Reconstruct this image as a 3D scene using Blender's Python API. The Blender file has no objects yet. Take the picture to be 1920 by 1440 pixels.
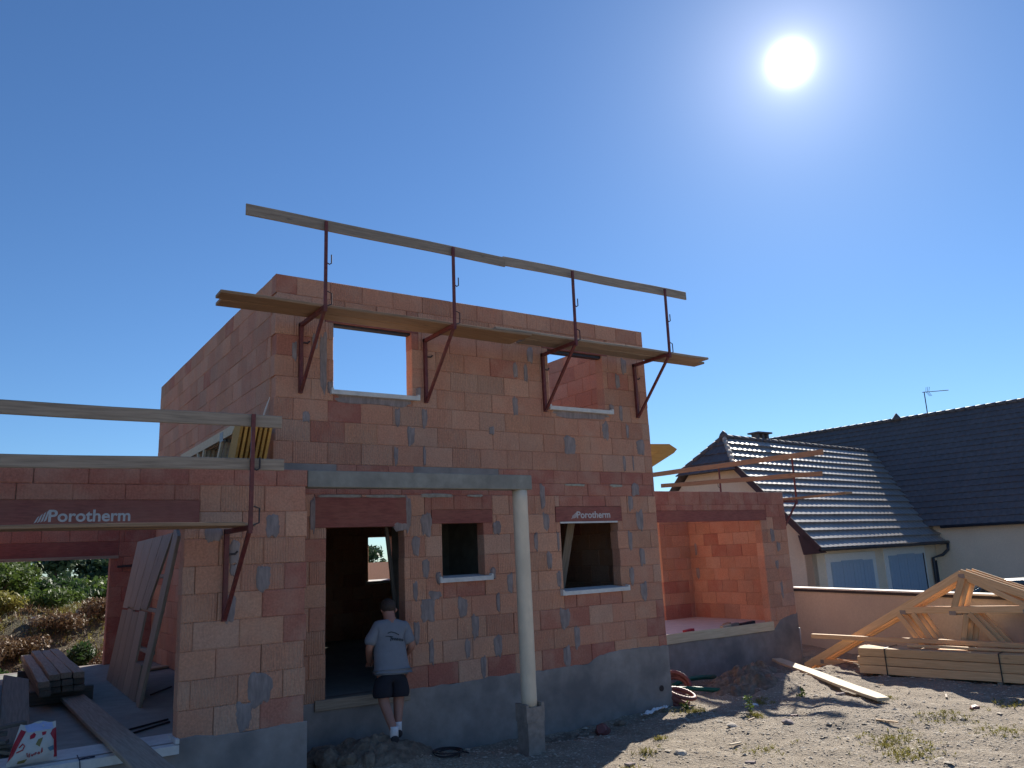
import bpy, bmesh, math, random
from mathutils import Vector, Matrix, Quaternion, noise
from mathutils.bvhtree import BVHTree

random.seed(7)
scene = bpy.context.scene
C = scene.collection
R = math.radians

# ------------------------------------------------------------------ camera
CAM_POS = Vector((-3.268, -10.508, 1.760))
fwd = Vector((0.55246, 0.80606, 0.21225)); rgt = Vector((0.82945, -0.55682, -0.04433)); upv = Vector((-0.08245, -0.20054, 0.97621))
cam_d = bpy.data.cameras.new('camera'); cam = bpy.data.objects.new('camera', cam_d); C.objects.link(cam)
m = Matrix((rgt, upv, -fwd)).transposed().to_4x4(); m.translation = CAM_POS
cam.matrix_world = m
cam_d.sensor_width = 36; cam_d.lens = 1482.2 / 1920 * 36
cam_d.clip_start = 0.1; cam_d.clip_end = 6000
scene.camera = cam

# ------------------------------------------------------------------ sky and sun
SUN = Vector((0.714, 0.466, 0.523)).normalized()
SUN_EL = math.asin(SUN.z); SUN_AZ = math.atan2(SUN.x, SUN.y)
w = bpy.data.worlds.new('World'); scene.world = w; w.use_nodes = True
nt = w.node_tree; nt.nodes.clear()
out = nt.nodes.new('ShaderNodeOutputWorld'); bg = nt.nodes.new('ShaderNodeBackground')
sky = nt.nodes.new('ShaderNodeTexSky'); sky.sky_type = 'NISHITA'; sky.sun_disc = False
sky.sun_elevation = SUN_EL; sky.sun_rotation = SUN_AZ
sky.altitude = 300; sky.air_density = 1.0; sky.dust_density = 0.1; sky.ozone_density = 4.0
bg.inputs['Strength'].default_value = 0.082
# the sun itself with its aureole, round the true sun direction
geo = nt.nodes.new('ShaderNodeNewGeometry')
dot = nt.nodes.new('ShaderNodeVectorMath'); dot.operation = 'DOT_PRODUCT'
dot.inputs[1].default_value = SUN
tc = nt.nodes.new('ShaderNodeTexCoord')
nt.links.new(tc.outputs['Generated'], dot.inputs[0])
def wmath(op, a, b):
    n = nt.nodes.new('ShaderNodeMath'); n.operation = op
    for i, v in enumerate((a, b)):
        if v is None: continue
        if isinstance(v, (int, float)): n.inputs[i].default_value = v
        else: nt.links.new(v, n.inputs[i])
    return n.outputs[0]
ang = wmath('ARCCOSINE', wmath('MINIMUM', dot.outputs['Value'], 1.0), None)
def gauss(sig, amp):
    q = wmath('DIVIDE', ang, sig); q = wmath('MULTIPLY', q, q); q = wmath('MULTIPLY', q, -1.0)
    return wmath('MULTIPLY', wmath('EXPONENT', q, None), amp)
halo = wmath('ADD', wmath('ADD', wmath('ADD', gauss(R(0.8), 50.0), gauss(R(1.7), 4.5)), wmath('ADD', gauss(R(4.6), 1.8), gauss(R(9.5), 0.8))), gauss(R(24), 0.12))
hc = nt.nodes.new('ShaderNodeMixRGB'); hc.blend_type = 'MULTIPLY'; hc.inputs[0].default_value = 1
hc.inputs[2].default_value = (1.0, 0.97, 1.0, 1)
nt.links.new(halo, hc.inputs[1])
add = nt.nodes.new('ShaderNodeMixRGB'); add.blend_type = 'ADD'; add.inputs[0].default_value = 1
tint = nt.nodes.new('ShaderNodeMixRGB'); tint.blend_type = 'MULTIPLY'; tint.inputs[0].default_value = 1
tint.inputs[2].default_value = (0.55, 0.73, 0.90, 1)      # deep clear-air blue over the whole sky
nt.links.new(sky.outputs[0], tint.inputs[1]); nt.links.new(tint.outputs[0], add.inputs[1]); nt.links.new(hc.outputs[0], add.inputs[2])
nt.links.new(add.outputs[0], bg.inputs['Color']); nt.links.new(bg.outputs[0], out.inputs['Surface'])

sl = bpy.data.lights.new('sun', 'SUN'); sl.energy = 5.0; sl.angle = R(0.53); sl.color = (1.0, 0.93, 0.82)
so = bpy.data.objects.new('sun', sl); C.objects.link(so); so.location = (30, 20, 40)
so.rotation_euler = SUN.to_track_quat('Z', 'Y').to_euler()

vs = scene.view_settings
vs.view_transform = 'Standard'; vs.look = 'None'; vs.gamma = 1.0; vs.use_curve_mapping = False
vs.exposure = 0.7
scene.render.resolution_x = 1024; scene.render.resolution_y = 768
try:
    scene.cycles.max_bounces = 10; scene.cycles.diffuse_bounces = 6; scene.cycles.transparent_max_bounces = 12
except Exception: pass

# ------------------------------------------------------------------ materials
MATS = {}
def newmat(name):
    m = bpy.data.materials.new(name); m.use_nodes = True
    nt = m.node_tree; b = nt.nodes['Principled BSDF']
    MATS[name] = m
    return m, nt, b
def N(nt, t, **k):
    n = nt.nodes.new(t)
    for a, v in k.items(): setattr(n, a, v)
    return n
def L(nt, a, b): nt.links.new(a, b)
def noise_tex(nt, vec, scale, detail=4, rough=0.55):
    n = N(nt, 'ShaderNodeTexNoise'); n.inputs['Scale'].default_value = scale; n.inputs['Detail'].default_value = detail
    n.inputs['Roughness'].default_value = rough
    L(nt, vec, n.inputs['Vector']); return n.outputs[0]
def ramp(nt, fac, stops):
    r = N(nt, 'ShaderNodeValToRGB'); e = r.color_ramp.elements
    while len(e) < len(stops): e.new(0.5)
    for i, (p, c) in enumerate(stops):
        e[i].position = p; e[i].color = (*c, 1) if len(c) == 3 else c
    L(nt, fac, r.inputs[0]); return r.outputs[0]
def mix(nt, fac, a, b, mode='MIX'):
    n = N(nt, 'ShaderNodeMixRGB', blend_type=mode)
    for i, v in ((0, fac), (1, a), (2, b)):
        if isinstance(v, (int, float)): n.inputs[i].default_value = v
        elif isinstance(v, tuple): n.inputs[i].default_value = (*v, 1) if len(v) == 3 else v
        else: L(nt, v, n.inputs[i])
    return n.outputs[0]
def mth(nt, op, a, b=None):
    n = N(nt, 'ShaderNodeMath', operation=op)
    for i, v in ((0, a), (1, b)):
        if v is None: continue
        if isinstance(v, (int, float)): n.inputs[i].default_value = v
        else: L(nt, v, n.inputs[i])
    return n.outputs[0]
def bump(nt, b, h, strength=0.3, dist=0.01):
    n = N(nt, 'ShaderNodeBump'); n.inputs['Strength'].default_value = strength; n.inputs['Distance'].default_value = dist
    L(nt, h, n.inputs['Height']); L(nt, n.outputs[0], b.inputs['Normal']); return n
def pos(nt): return N(nt, 'ShaderNodeNewGeometry').outputs['Position']
def objco(nt): return N(nt, 'ShaderNodeTexCoord').outputs['Object']
def mapped(nt, vec, scale):
    n = N(nt, 'ShaderNodeMapping'); n.inputs['Scale'].default_value = scale; L(nt, vec, n.inputs['Vector']); return n.outputs[0]

# fired clay: colour per brick from the 'bcol' attribute, rib depth in its alpha
mt, nt, b = newmat('brick')
at = N(nt, 'ShaderNodeAttribute', attribute_name='bcol'); P = pos(nt)
n1 = noise_tex(nt, P, 3.0, 5); n2 = noise_tex(nt, P, 38.0, 6, 0.65); n3 = noise_tex(nt, mapped(nt, P, (60, 60, 6)), 1.0, 4)
c = mix(nt, 1.0, at.outputs['Color'], ramp(nt, n2, [(0.3, (0.78, 0.76, 0.74)), (0.7, (1.18, 1.17, 1.16))]), 'MULTIPLY')
c = mix(nt, mth(nt, 'MULTIPLY', ramp(nt, n1, [(0.45, (0, 0, 0)), (0.75, (1, 1, 1))]), 0.5), c, (0.54, 0.35, 0.25))
n4 = noise_tex(nt, P, 1.1, 4, 0.6)
c = mix(nt, mth(nt, 'MULTIPLY', ramp(nt, n4, [(0.5, (0, 0, 0)), (0.7, (1, 1, 1))]), 0.3), c, (0.33, 0.18, 0.135))
c = mix(nt, mth(nt, 'MULTIPLY', ramp(nt, n3, [(0.55, (0, 0, 0)), (0.8, (1, 1, 1))]), 0.28), c, (0.17, 0.075, 0.055))
L(nt, c, b.inputs['Base Color']); b.inputs['Roughness'].default_value = 0.9
sx = N(nt, 'ShaderNodeSeparateXYZ'); L(nt, P, sx.inputs[0])
rib = mth(nt, 'SINE', mth(nt, 'MULTIPLY', mth(nt, 'ADD', sx.outputs[0], sx.outputs[1]), 2 * math.pi / 0.031))
hgt = mth(nt, 'ADD', mth(nt, 'MULTIPLY', rib, at.outputs['Alpha']), mth(nt, 'MULTIPLY', n2, 1.4))
bump(nt, b, hgt, 0.75, 0.008)

def simple(name, col, rough=0.8, var=0.25, scale=12, var_col=None, bmp=0.2, bdist=0.008, metal=0.0, spec=None, stretch=None, big=None):
    mt, nt, b = newmat(name)
    v = objco(nt)
    if stretch: v = mapped(nt, v, stretch)
    n = noise_tex(nt, v, scale, 6, 0.6)
    lo = tuple(x * (1 - var) for x in col); hi = tuple(min(1, x * (1 + var)) for x in col)
    c = ramp(nt, n, [(0.28, lo), (0.72, var_col or hi)])
    if big:
        n0 = noise_tex(nt, objco(nt), big[0], 4)
        c = mix(nt, mth(nt, 'MULTIPLY', ramp(nt, n0, [(0.45, (0, 0, 0)), (0.7, (1, 1, 1))]), big[2]), c, big[1])
    L(nt, c, b.inputs['Base Color']); b.inputs['Roughness'].default_value = rough; b.inputs['Metallic'].default_value = metal
    if spec is not None: b.inputs['Specular IOR Level'].default_value = spec
    if bmp: bump(nt, b, n, bmp, bdist)
    return mt
def wood(name, col, dark, knots=0.6, rough=0.75):
    mt, nt, b = newmat(name)
    oc = objco(nt)
    ri = N(nt, 'ShaderNodeObjectInfo').outputs['Random']
    off = N(nt, 'ShaderNodeCombineXYZ'); L(nt, mth(nt, 'MULTIPLY', ri, 37.0), off.inputs[0]); L(nt, mth(nt, 'MULTIPLY', ri, 11.0), off.inputs[1])
    va = N(nt, 'ShaderNodeVectorMath', operation='ADD'); L(nt, oc, va.inputs[0]); L(nt, off.outputs[0], va.inputs[1])
    v = va.outputs[0]
    g = noise_tex(nt, mapped(nt, v, (1.2, 22, 22)), 2.2, 6, 0.6)
    g2 = noise_tex(nt, mapped(nt, v, (0.7, 3, 3)), 1.7, 3)
    c = ramp(nt, g, [(0.3, dark), (0.62, col)])
    c = mix(nt, mth(nt, 'MULTIPLY', g2, 0.5), c, tuple(x * 0.72 for x in col))
    vo = N(nt, 'ShaderNodeTexVoronoi'); vo.inputs['Scale'].default_value = 1.5
    L(nt, mapped(nt, v, (1.0, 4.2, 4.2)), vo.inputs['Vector'])
    k = ramp(nt, vo.outputs['Distance'], [(0.05, (1, 1, 1)), (0.10, (0, 0, 0))])
    c = mix(nt, mth(nt, 'MULTIPLY', k, knots), c, tuple(x * 0.3 for x in dark))
    br = mth(nt, 'ADD', mth(nt, 'MULTIPLY', ri, 0.35), 0.82)
    c = mix(nt, 1.0, c, N_comb(nt, br), 'MULTIPLY')
    L(nt, c, b.inputs['Base Color']); b.inputs['Roughness'].default_value = rough
    bump(nt, b, g, 0.25, 0.004)
    return mt
def N_comb(nt, s):
    n = N(nt, 'ShaderNodeCombineXYZ')
    for i in range(3): L(nt, s, n.inputs[i])
    return n.outputs[0]

simple('mortar', (0.29, 0.235, 0.22), 0.95, 0.3, 9, bmp=0.5, bdist=0.006, stretch=(3, 3, 0.6), big=(4, (0.19, 0.155, 0.15), 0.6))
simple('mortar_pale', (0.34, 0.33, 0.27), 0.95, 0.25, 14, bmp=0.5)
simple('concrete', (0.27, 0.26, 0.225), 0.9, 0.22, 6, bmp=0.35, big=(1.6, (0.19, 0.18, 0.16), 0.6))
simple('plinth', (0.29, 0.255, 0.235), 0.92, 0.25, 3.2, bmp=0.35, big=(1.1, (0.15, 0.14, 0.14), 0.85))
simple('slab', (0.27, 0.285, 0.26), 0.85, 0.18, 5, bmp=0.2, big=(0.8, (0.2, 0.21, 0.19), 0.6))
simple('screed', (0.62, 0.54, 0.48), 0.85, 0.1, 5, bmp=0.1)
simple('white_sill', (0.66, 0.65, 0.62), 0.7, 0.1, 14, bmp=0.1, big=(5, (0.42, 0.41, 0.4), 0.4))
simple('lintel_red', (0.27, 0.088, 0.07), 0.85, 0.28, 7, bmp=0.35, stretch=(1, 6, 6), big=(2.2, (0.34, 0.14, 0.10), 0.5))
simple('letters', (0.52, 0.5, 0.49), 0.8, 0.15, 30, bmp=0.0)
simple('column', (0.72, 0.60, 0.45), 0.75, 0.1, 9, bmp=0.12, stretch=(1, 1, .4), big=(1.3, (0.55, 0.48, 0.37), 0.5))
simple('red_paint', (0.15, 0.018, 0.03), 0.55, 0.35, 18, bmp=0.25, var_col=(0.2, 0.05, 0.04), big=(6, (0.1, 0.035, 0.025), 0.7))
simple('dark_steel', (0.05, 0.042, 0.045), 0.5, 0.3, 20, bmp=0.1, metal=0.4)
wood('wood_grey', (0.36, 0.285, 0.215), (0.19, 0.145, 0.105))
wood('wood_brown', (0.42, 0.265, 0.155), (0.22, 0.135, 0.075))
wood('wood_new', (0.78, 0.51, 0.27), (0.6, 0.35, 0.16), 0.5)
wood('wood_weather', (0.47, 0.40, 0.31), (0.28, 0.23, 0.175))
wood('wood_yellow', (0.66, 0.37, 0.09), (0.5, 0.26, 0.055), 0.4)
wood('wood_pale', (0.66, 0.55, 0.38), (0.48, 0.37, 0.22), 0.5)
wood('wood_dark', (0.17, 0.15, 0.125), (0.095, 0.082, 0.068))
simple('galvanised', (0.3, 0.29, 0.28), 0.55, 0.15, 30, metal=0.8, bmp=0.05)
simple('strap', (0.02, 0.02, 0.022), 0.5, 0.2, 20, bmp=0)
simple('render_wall', (0.78, 0.64, 0.48), 0.92, 0.09, 25, bmp=0.3, bdist=0.004, big=(0.9, (0.66, 0.53, 0.39), 0.5))
simple('render_white', (0.74, 0.72, 0.68), 0.9, 0.08, 20, bmp=0.2)
simple('boundary_render', (0.52, 0.455, 0.375), 0.92, 0.1, 20, bmp=0.3, bdist=0.004, big=(0.8, (0.45, 0.375, 0.315), 0.6))
simple('pier_block', (0.3, 0.25, 0.215), 0.92, 0.25, 14, bmp=0.5, big=(4, (0.2, 0.17, 0.16), 0.6))
simple('earth', (0.17, 0.125, 0.09), 0.97, 0.45, 11, bmp=0.9, bdist=0.03, var_col=(0.3, 0.235, 0.175), big=(2.5, (0.09, 0.068, 0.05), 0.6))
simple('coping', (0.7, 0.68, 0.62), 0.7, 0.1, 10, bmp=0.1)
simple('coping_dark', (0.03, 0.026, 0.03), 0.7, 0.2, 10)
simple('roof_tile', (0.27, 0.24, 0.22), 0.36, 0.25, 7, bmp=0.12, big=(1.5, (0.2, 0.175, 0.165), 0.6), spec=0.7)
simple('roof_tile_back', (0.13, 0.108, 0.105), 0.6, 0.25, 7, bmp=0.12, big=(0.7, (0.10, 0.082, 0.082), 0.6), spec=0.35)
simple('ridge_rough', (0.42, 0.37, 0.32), 0.9, 0.4, 9, bmp=0.6, bdist=0.03)
simple('fascia', (0.05, 0.022, 0.026), 0.6, 0.2, 10)
simple('gutter', (0.03, 0.033, 0.045), 0.45, 0.2, 10)
simple('shutter', (0.33, 0.42, 0.52), 0.6, 0.06, 14, bmp=0.05)
simple('car_paint', (0.012, 0.035, 0.05), 0.25, 0.1, 5, bmp=0, spec=0.8)
simple('car_glass', (0.015, 0.03, 0.032), 0.06, 0.1, 5, bmp=0, spec=1.0)
simple('rubber', (0.02, 0.02, 0.02), 0.8, 0.2, 20)
simple('alloy', (0.4, 0.4, 0.42), 0.35, 0.1, 20, metal=0.7, bmp=0)
simple('light_red', (0.35, 0.01, 0.01), 0.2, 0.1, 20, bmp=0)
simple('hose_red', (0.2, 0.06, 0.05), 0.55, 0.2, 15, bmp=0.1)
simple('hose_green', (0.01, 0.1, 0.055), 0.5, 0.2, 15, bmp=0.1)
simple('cable', (0.018, 0.014, 0.018), 0.55, 0.2, 15, bmp=0)
simple('pvc', (0.32, 0.32, 0.33), 0.5, 0.12, 10, bmp=0)
simple('skin', (0.36, 0.17, 0.12), 0.55, 0.1, 14, bmp=0.05)
simple('hair', (0.035, 0.022, 0.017), 0.7, 0.3, 60, bmp=0.6, bdist=0.01)
simple('shirt', (0.19, 0.2, 0.23), 0.9, 0.08, 9, bmp=0.35, bdist=0.012)
simple('shorts', (0.012, 0.013, 0.022), 0.9, 0.2, 9, bmp=0.3, bdist=0.01)
simple('sock', (0.72, 0.7, 0.72), 0.9, 0.06, 30)
simple('shoe', (0.014, 0.015, 0.022), 0.6, 0.2, 20)
simple('print_dark', (0.035, 0.045, 0.055), 0.8, 0.1, 20, bmp=0)
simple('bag_white', (0.55, 0.53, 0.5), 0.45, 0.18, 9, bmp=0.5, bdist=0.02, big=(9, (0.3, 0.28, 0.2), 0.5))
simple('bag_red', (0.36, 0.015, 0.03), 0.4, 0.15, 9, bmp=0.3)
simple('bag_blue', (0.33, 0.4, 0.62), 0.4, 0.1, 9, bmp=0.3)
simple('bag_teal', (0.1, 0.2, 0.26), 0.4, 0.1, 9, bmp=0.1)
simple('bag_ochre', (0.2, 0.16, 0.05), 0.5, 0.1, 9, bmp=0.1)
simple('ink', (0.02, 0.025, 0.05), 0.6, 0.1, 9, bmp=0)
simple('plastic_white', (0.75, 0.75, 0.75), 0.4, 0.05, 9, bmp=0.2)
simple('stone', (0.47, 0.39, 0.29), 0.9, 0.4, 30, bmp=0.0, var_col=(0.74, 0.65, 0.52))
simple('bark', (0.09, 0.065, 0.045), 0.95, 0.35, 14, bmp=0.6, stretch=(3, 3, .5))
def leafmat(name, col, var, trans=0.35):
    mt, nt, b = newmat(name)
    n = noise_tex(nt, pos(nt), 9.0, 3); n2 = noise_tex(nt, pos(nt), 0.9, 2)
    c = ramp(nt, n, [(0.3, tuple(x * (1 - var) for x in col)), (0.7, tuple(x * (1 + var) for x in col))])
    c = mix(nt, mth(nt, 'MULTIPLY', n2, 0.6), c, (col[0] * 1.5, col[1] * 1.15, col[2] * 0.7))
    L(nt, c, b.inputs['Base Color']); b.inputs['Roughness'].default_value = 0.6
    t = N(nt, 'ShaderNodeBsdfTranslucent'); L(nt, c, t.inputs['Color'])
    mx = N(nt, 'ShaderNodeMixShader'); mx.inputs[0].default_value = trans
    L(nt, b.outputs[0], mx.inputs[1]); L(nt, t.outputs[0], mx.inputs[2])
    L(nt, mx.outputs[0], nt.nodes['Material Output'].inputs['Surface'])
    return mt
leafmat('leaf_green', (0.075, 0.13, 0.03), 0.45)
leafmat('leaf_dark', (0.035, 0.075, 0.025), 0.4)
leafmat('leaf_far', (0.045, 0.085, 0.045), 0.35, 0.2)
leafmat('leaf_yellow', (0.2, 0.2, 0.055), 0.4)
leafmat('leaf_dry', (0.16, 0.112, 0.068), 0.5, 0.2)

# ground: gravel, earth and thin weeds by noise
mt, nt, b = newmat('ground')
P = pos(nt)
g1 = noise_tex(nt, P, 0.55, 5); g2 = noise_tex(nt, P, 26.0, 8, 0.75); g3 = noise_tex(nt, P, 2.4, 5, 0.65)
vo = N(nt, 'ShaderNodeTexVoronoi'); vo.inputs['Scale'].default_value = 24.0; L(nt, P, vo.inputs['Vector'])
c = ramp(nt, g2, [(0.28, (0.135, 0.105, 0.078)), (0.5, (0.32, 0.26, 0.19)), (0.68, (0.55, 0.47, 0.365))])
peb = mix(nt, 0.55, c, vo.outputs['Color'], 'MULTIPLY')
c = mix(nt, 0.35, c, mix(nt, 1.0, (0.44, 0.365, 0.28), ramp(nt, vo.outputs['Distance'], [(0.1, (1.3, 1.3, 1.3)), (0.6, (0.5, 0.5, 0.5))]), 'MULTIPLY'))
c = mix(nt, mth(nt, 'MULTIPLY', ramp(nt, g3, [(0.48, (0, 0, 0)), (0.7, (1, 1, 1))]), 0.7), c, (0.185, 0.145, 0.105))
c = mix(nt, mth(nt, 'MULTIPLY', ramp(nt, g1, [(0.42, (0, 0, 0)), (0.6, (1, 1, 1))]), 0.4), c, (0.27, 0.225, 0.175))
sx = N(nt, 'ShaderNodeSeparateXYZ'); L(nt, P, sx.inputs[0])
earth = ramp(nt, mth(nt, 'MULTIPLY', sx.outputs[1], 0.02), [(0.15, (0, 0, 0)), (0.18, (1, 1, 1))])
c = mix(nt, mth(nt, 'MULTIPLY', earth, 0.85), c, mix(nt, g3, (0.06, 0.042, 0.03), (0.19, 0.14, 0.10)))
far = ramp(nt, mth(nt, 'MULTIPLY', sx.outputs[1], 0.02), [(0.2, (0, 0, 0)), (0.34, (1, 1, 1))])
c = mix(nt, far, c, mix(nt, g3, (0.055, 0.075, 0.03), (0.13, 0.125, 0.055)))
L(nt, c, b.inputs['Base Color']); b.inputs['Roughness'].default_value = 0.95
bump(nt, b, mth(nt, 'ADD', g2, mth(nt, 'MULTIPLY', vo.outputs['Distance'], 0.6)), 0.9, 0.03)

# ------------------------------------------------------------------ mesh helpers
class MB:
    def __init__(s): s.v = []; s.f = []; s.col = None; s.smooth = False
    def add(s, vs, fs):
        o = len(s.v); s.v += [tuple(x) for x in vs]; s.f += [tuple(i + o for i in f) for f in fs]; return o
    def box(s, x0, x1, y0, y1, z0, z1):
        return s.add([(x0,y0,z0),(x1,y0,z0),(x1,y1,z0),(x0,y1,z0),(x0,y0,z1),(x1,y0,z1),(x1,y1,z1),(x0,y1,z1)],
              [(0,3,2,1),(4,5,6,7),(0,1,5,4),(1,2,6,5),(2,3,7,6),(3,0,4,7)])
    def obox(s, M, hx, hy, hz):
        vs = [M @ Vector((a*hx, b_*hy, c_*hz)) for c_ in (-1,1) for a, b_ in ((-1,-1),(1,-1),(1,1),(-1,1))]
        return s.add(vs, [(0,3,2,1),(4,5,6,7),(0,1,5,4),(1,2,6,5),(2,3,7,6),(3,0,4,7)])
    def bar(s, p0, p1, wd, th, up=(0,0,1)):
        p0 = Vector(p0); p1 = Vector(p1); x = (p1-p0).normalized(); z = Vector(up); z = (z - x*z.dot(x)).normalized(); y = z.cross(x)
        M = Matrix((x, y, z)).transposed().to_4x4(); M.translation = (p0+p1)/2
        return s.obox(M, (p1-p0).length/2, wd/2, th/2)
    def tube(s, pts, rad, n=8, cap=True, close=False):
        pts = [Vector(p) for p in pts]; rings = []
        k = len(pts); prev = None
        for i, p in enumerate(pts):
            if close: t = (pts[(i+1) % k] - pts[i-1])
            else: t = (pts[min(i+1, k-1)] - pts[max(i-1, 0)])
            t.normalize()
            if prev is None:
                a = Vector((0,0,1)) if abs(t.z) < 0.9 else Vector((1,0,0)); prev = (a - t*a.dot(t)).normalized()
            else:
                prev = (prev - t*prev.dot(t)).normalized()
            bn = t.cross(prev); r = rad[i] if isinstance(rad, (list, tuple)) else rad
            rings.append([p + (prev*math.cos(2*math.pi*j/n) + bn*math.sin(2*math.pi*j/n))*r for j in range(n)])
        o = len(s.v); fs = []
        m_ = k if close else k-1
        for i in range(m_):
            a, b_ = i*n, ((i+1) % k)*n
            for j in range(n): fs.append((a+j, a+(j+1) % n, b_+(j+1) % n, b_+j))
        if cap and not close: fs += [tuple(range(n))[::-1], tuple((k-1)*n + j for j in range(n))]
        s.add([v for r_ in rings for v in r_], fs)
    def prism(s, poly, axis, a0, a1):
        # poly: list of 2-D points; axis 0/1/2 = extrusion axis, a0..a1
        def mk(p, a):
            return {0: (a, p[0], p[1]), 1: (p[0], a, p[1]), 2: (p[0], p[1], a)}[axis]
        n = len(poly)
        s.add([mk(p, a0) for p in poly] + [mk(p, a1) for p in poly],
              [tuple(range(n)), tuple(range(n, 2*n))[::-1]] + [(i, i+n, (i+1) % n + n, (i+1) % n) for i in range(n)])
    def mesh(s, name):
        me = bpy.data.meshes.new(name); me.from_pydata(s.v, [], s.f); me.validate()
        bm = bmesh.new(); bm.from_mesh(me); bmesh.ops.recalc_face_normals(bm, faces=bm.faces); bm.to_mesh(me); bm.free()
        if s.smooth:
            for p in me.polygons: p.use_smooth = True
        return me
    def build(s, name, mat, parent=None):
        me = s.mesh(name); me.materials.append(MATS[mat])
        o = bpy.data.objects.new(name, me); C.objects.link(o)
        if parent is not None: o.parent = parent
        return o
def tag(o, label=None, cat=None, group=None, kind=None):
    if label: o['label'] = label
    if cat: o['category'] = cat
    if group: o['group'] = group
    if kind: o['kind'] = kind
    return o
def thing(name, loc, label, cat, group=None):
    o = bpy.data.objects.new(name, None); C.objects.link(o); o.location = loc; o.empty_display_size = 0.1
    return tag(o, label, cat, group)
def relink(o, parent):
    """parent a world-space mesh under an Empty without moving it"""
    o.parent = parent; o.matrix_parent_inverse = Matrix.Translation(-parent.location) if parent.rotation_euler.x == parent.rotation_euler.y == parent.rotation_euler.z == 0 else parent.matrix_basis.inverted()
    return o
def wpart(mb, name, mat, parent): return relink(mb.build(name, mat), parent)
def plank(name, p0, p1, wd, th, mat, parent=None, up=(0,0,1), label=None, cat=None, group=None, warp=0.004, chamfer=0.0):
    """a sawn board along local X, its origin at its middle"""
    p0 = Vector(p0); p1 = Vector(p1); x = (p1-p0).normalized(); z = Vector(up); z = (z - x*z.dot(x)).normalized(); y = z.cross(x)
    Ln = (p1-p0).length; n = max(2, min(14, int(Ln/0.4)))
    mb = MB(); rs = []
    ph = random.random()*6
    for i in range(n+1):
        t = -Ln/2 + Ln*i/n; dz = math.sin(ph + i*1.1)*warp*(1 if Ln > 1 else .3); dy = math.sin(ph*2 + i*.7)*warp
        hw = wd/2*(1 + random.uniform(-.012, .012)); ht = th/2
        if chamfer and i in (0, n): hw *= 1 - chamfer
        e = min(.006, ht*.4)
        rs.append([(t, dy-hw+e, dz-ht), (t, dy+hw-e, dz-ht), (t, dy+hw, dz-ht+e), (t, dy+hw, dz+ht-e), (t, dy+hw-e, dz+ht), (t, dy-hw+e, dz+ht), (t, dy-hw, dz+ht-e), (t, dy-hw, dz-ht+e)])
    fs = []
    for i in range(n):
        for j in range(8): fs.append((i*8+j, i*8+(j+1) % 8, (i+1)*8+(j+1) % 8, (i+1)*8+j))
    fs += [tuple(range(8))[::-1], tuple(n*8+j for j in range(8))]
    mb.add([v for r_ in rs for v in r_], fs)
    o = mb.build(name, mat)
    M = Matrix((x, y, z)).transposed().to_4x4(); M.translation = (p0+p1)/2
    if parent is not None:
        o.parent = parent; o.matrix_parent_inverse = parent.matrix_basis.inverted()
    o.matrix_basis = M
    return tag(o, label, cat, group)
def text_mesh(txt, size, bold=0.0, shear=0.0):
    cu = bpy.data.curves.new('lettering', 'FONT'); cu.body = txt; cu.size = size; cu.offset = bold; cu.shear = shear; cu.extrude = 0.0015
    cu.resolution_u = 4
    o = bpy.data.objects.new('lettering_tmp', cu); C.objects.link(o)
    dg = bpy.context.evaluated_depsgraph_get(); dg.update()
    me = bpy.data.meshes.new_from_object(o.evaluated_get(dg)); bpy.data.objects.remove(o); bpy.data.curves.remove(cu)
    return me
# measured positions on the wall planes (x0, z0, x1, z1), metres
PATCH_MAIN = [(0.4, 3.69, 0.51, 3.84), (1.8, 3.71, 1.89, 3.98), (2.25, 3.71, 2.35, 4.0), (2.0, 3.43, 2.13, 3.71), (2.26, 3.13, 2.31, 3.42), (1.78, 3.13, 1.85, 3.4), (3.92, 4.0, 4.03, 4.3), (3.45, 3.66, 3.55, 3.79), (3.96, 4.63, 4.06, 4.89), (4.26, 4.92, 4.39, 5.19), (4.18, 4.58, 4.26, 4.89), (6.37, 4.93, 6.5, 5.21), (6.2, 4.64, 6.31, 4.9), (6.24, 4.03, 6.32, 4.32), (5.81, 3.68, 5.96, 4.0), (6.37, 3.73, 6.44, 3.99), (4.94, 3.39, 5.2, 3.71), (6.6, 3.43, 6.8, 3.71), (6.24, 3.14, 6.31, 3.41), (6.47, 3.15, 6.5, 3.42), (4.38, 2.48, 4.49, 2.9), (6.29, 2.45, 6.41, 2.71), (6.4, 2.7, 6.58, 2.92), (6.45, 2.1, 6.62, 2.45), (4.22, 1.82, 4.3, 2.11), (4.68, 1.82, 4.73, 2.11), (4.45, 1.52, 4.56, 1.8), (6.23, 1.77, 6.33, 2.09), (6.47, 1.49, 6.6, 1.79), (6.2, 1.18, 6.31, 1.48), (6.43, 0.89, 6.59, 1.21), (4.63, 1.22, 4.73, 1.49), (4.42, 2.14, 4.55, 2.42), (4.65, 0.58, 4.86, 0.9), (4.92, 0.26, 5.04, 0.6), (4.68, -0.0, 4.83, 0.32), (2.19, 2.09, 2.38, 2.43), (2.04, 1.81, 2.18, 2.1), (2.2, 1.49, 2.33, 1.76), (2.05, 1.19, 2.13, 1.47), (3.45, 2.09, 3.6, 2.29), (3.67, 1.2, 3.78, 1.5), (2.17, 0.88, 2.4, 1.21), (2.78, 0.9, 2.95, 1.19), (2.05, 0.6, 2.15, 0.91), (3.46, 0.93, 3.53, 1.21), (3.01, 0.58, 3.14, 0.93), (2.29, 0.3, 2.37, 0.65), (2.88, 0.31, 2.98, 0.59), (3.38, 0.28, 3.54, 0.6), (3.14, 0.01, 3.24, 0.33), (2.3, 1.18, 2.52, 1.31), (0.64, 4.14, 0.75, 5.03), (0.24, 4.56, 0.31, 4.83), (0.53, 4.75, 0.62, 4.98)]
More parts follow.
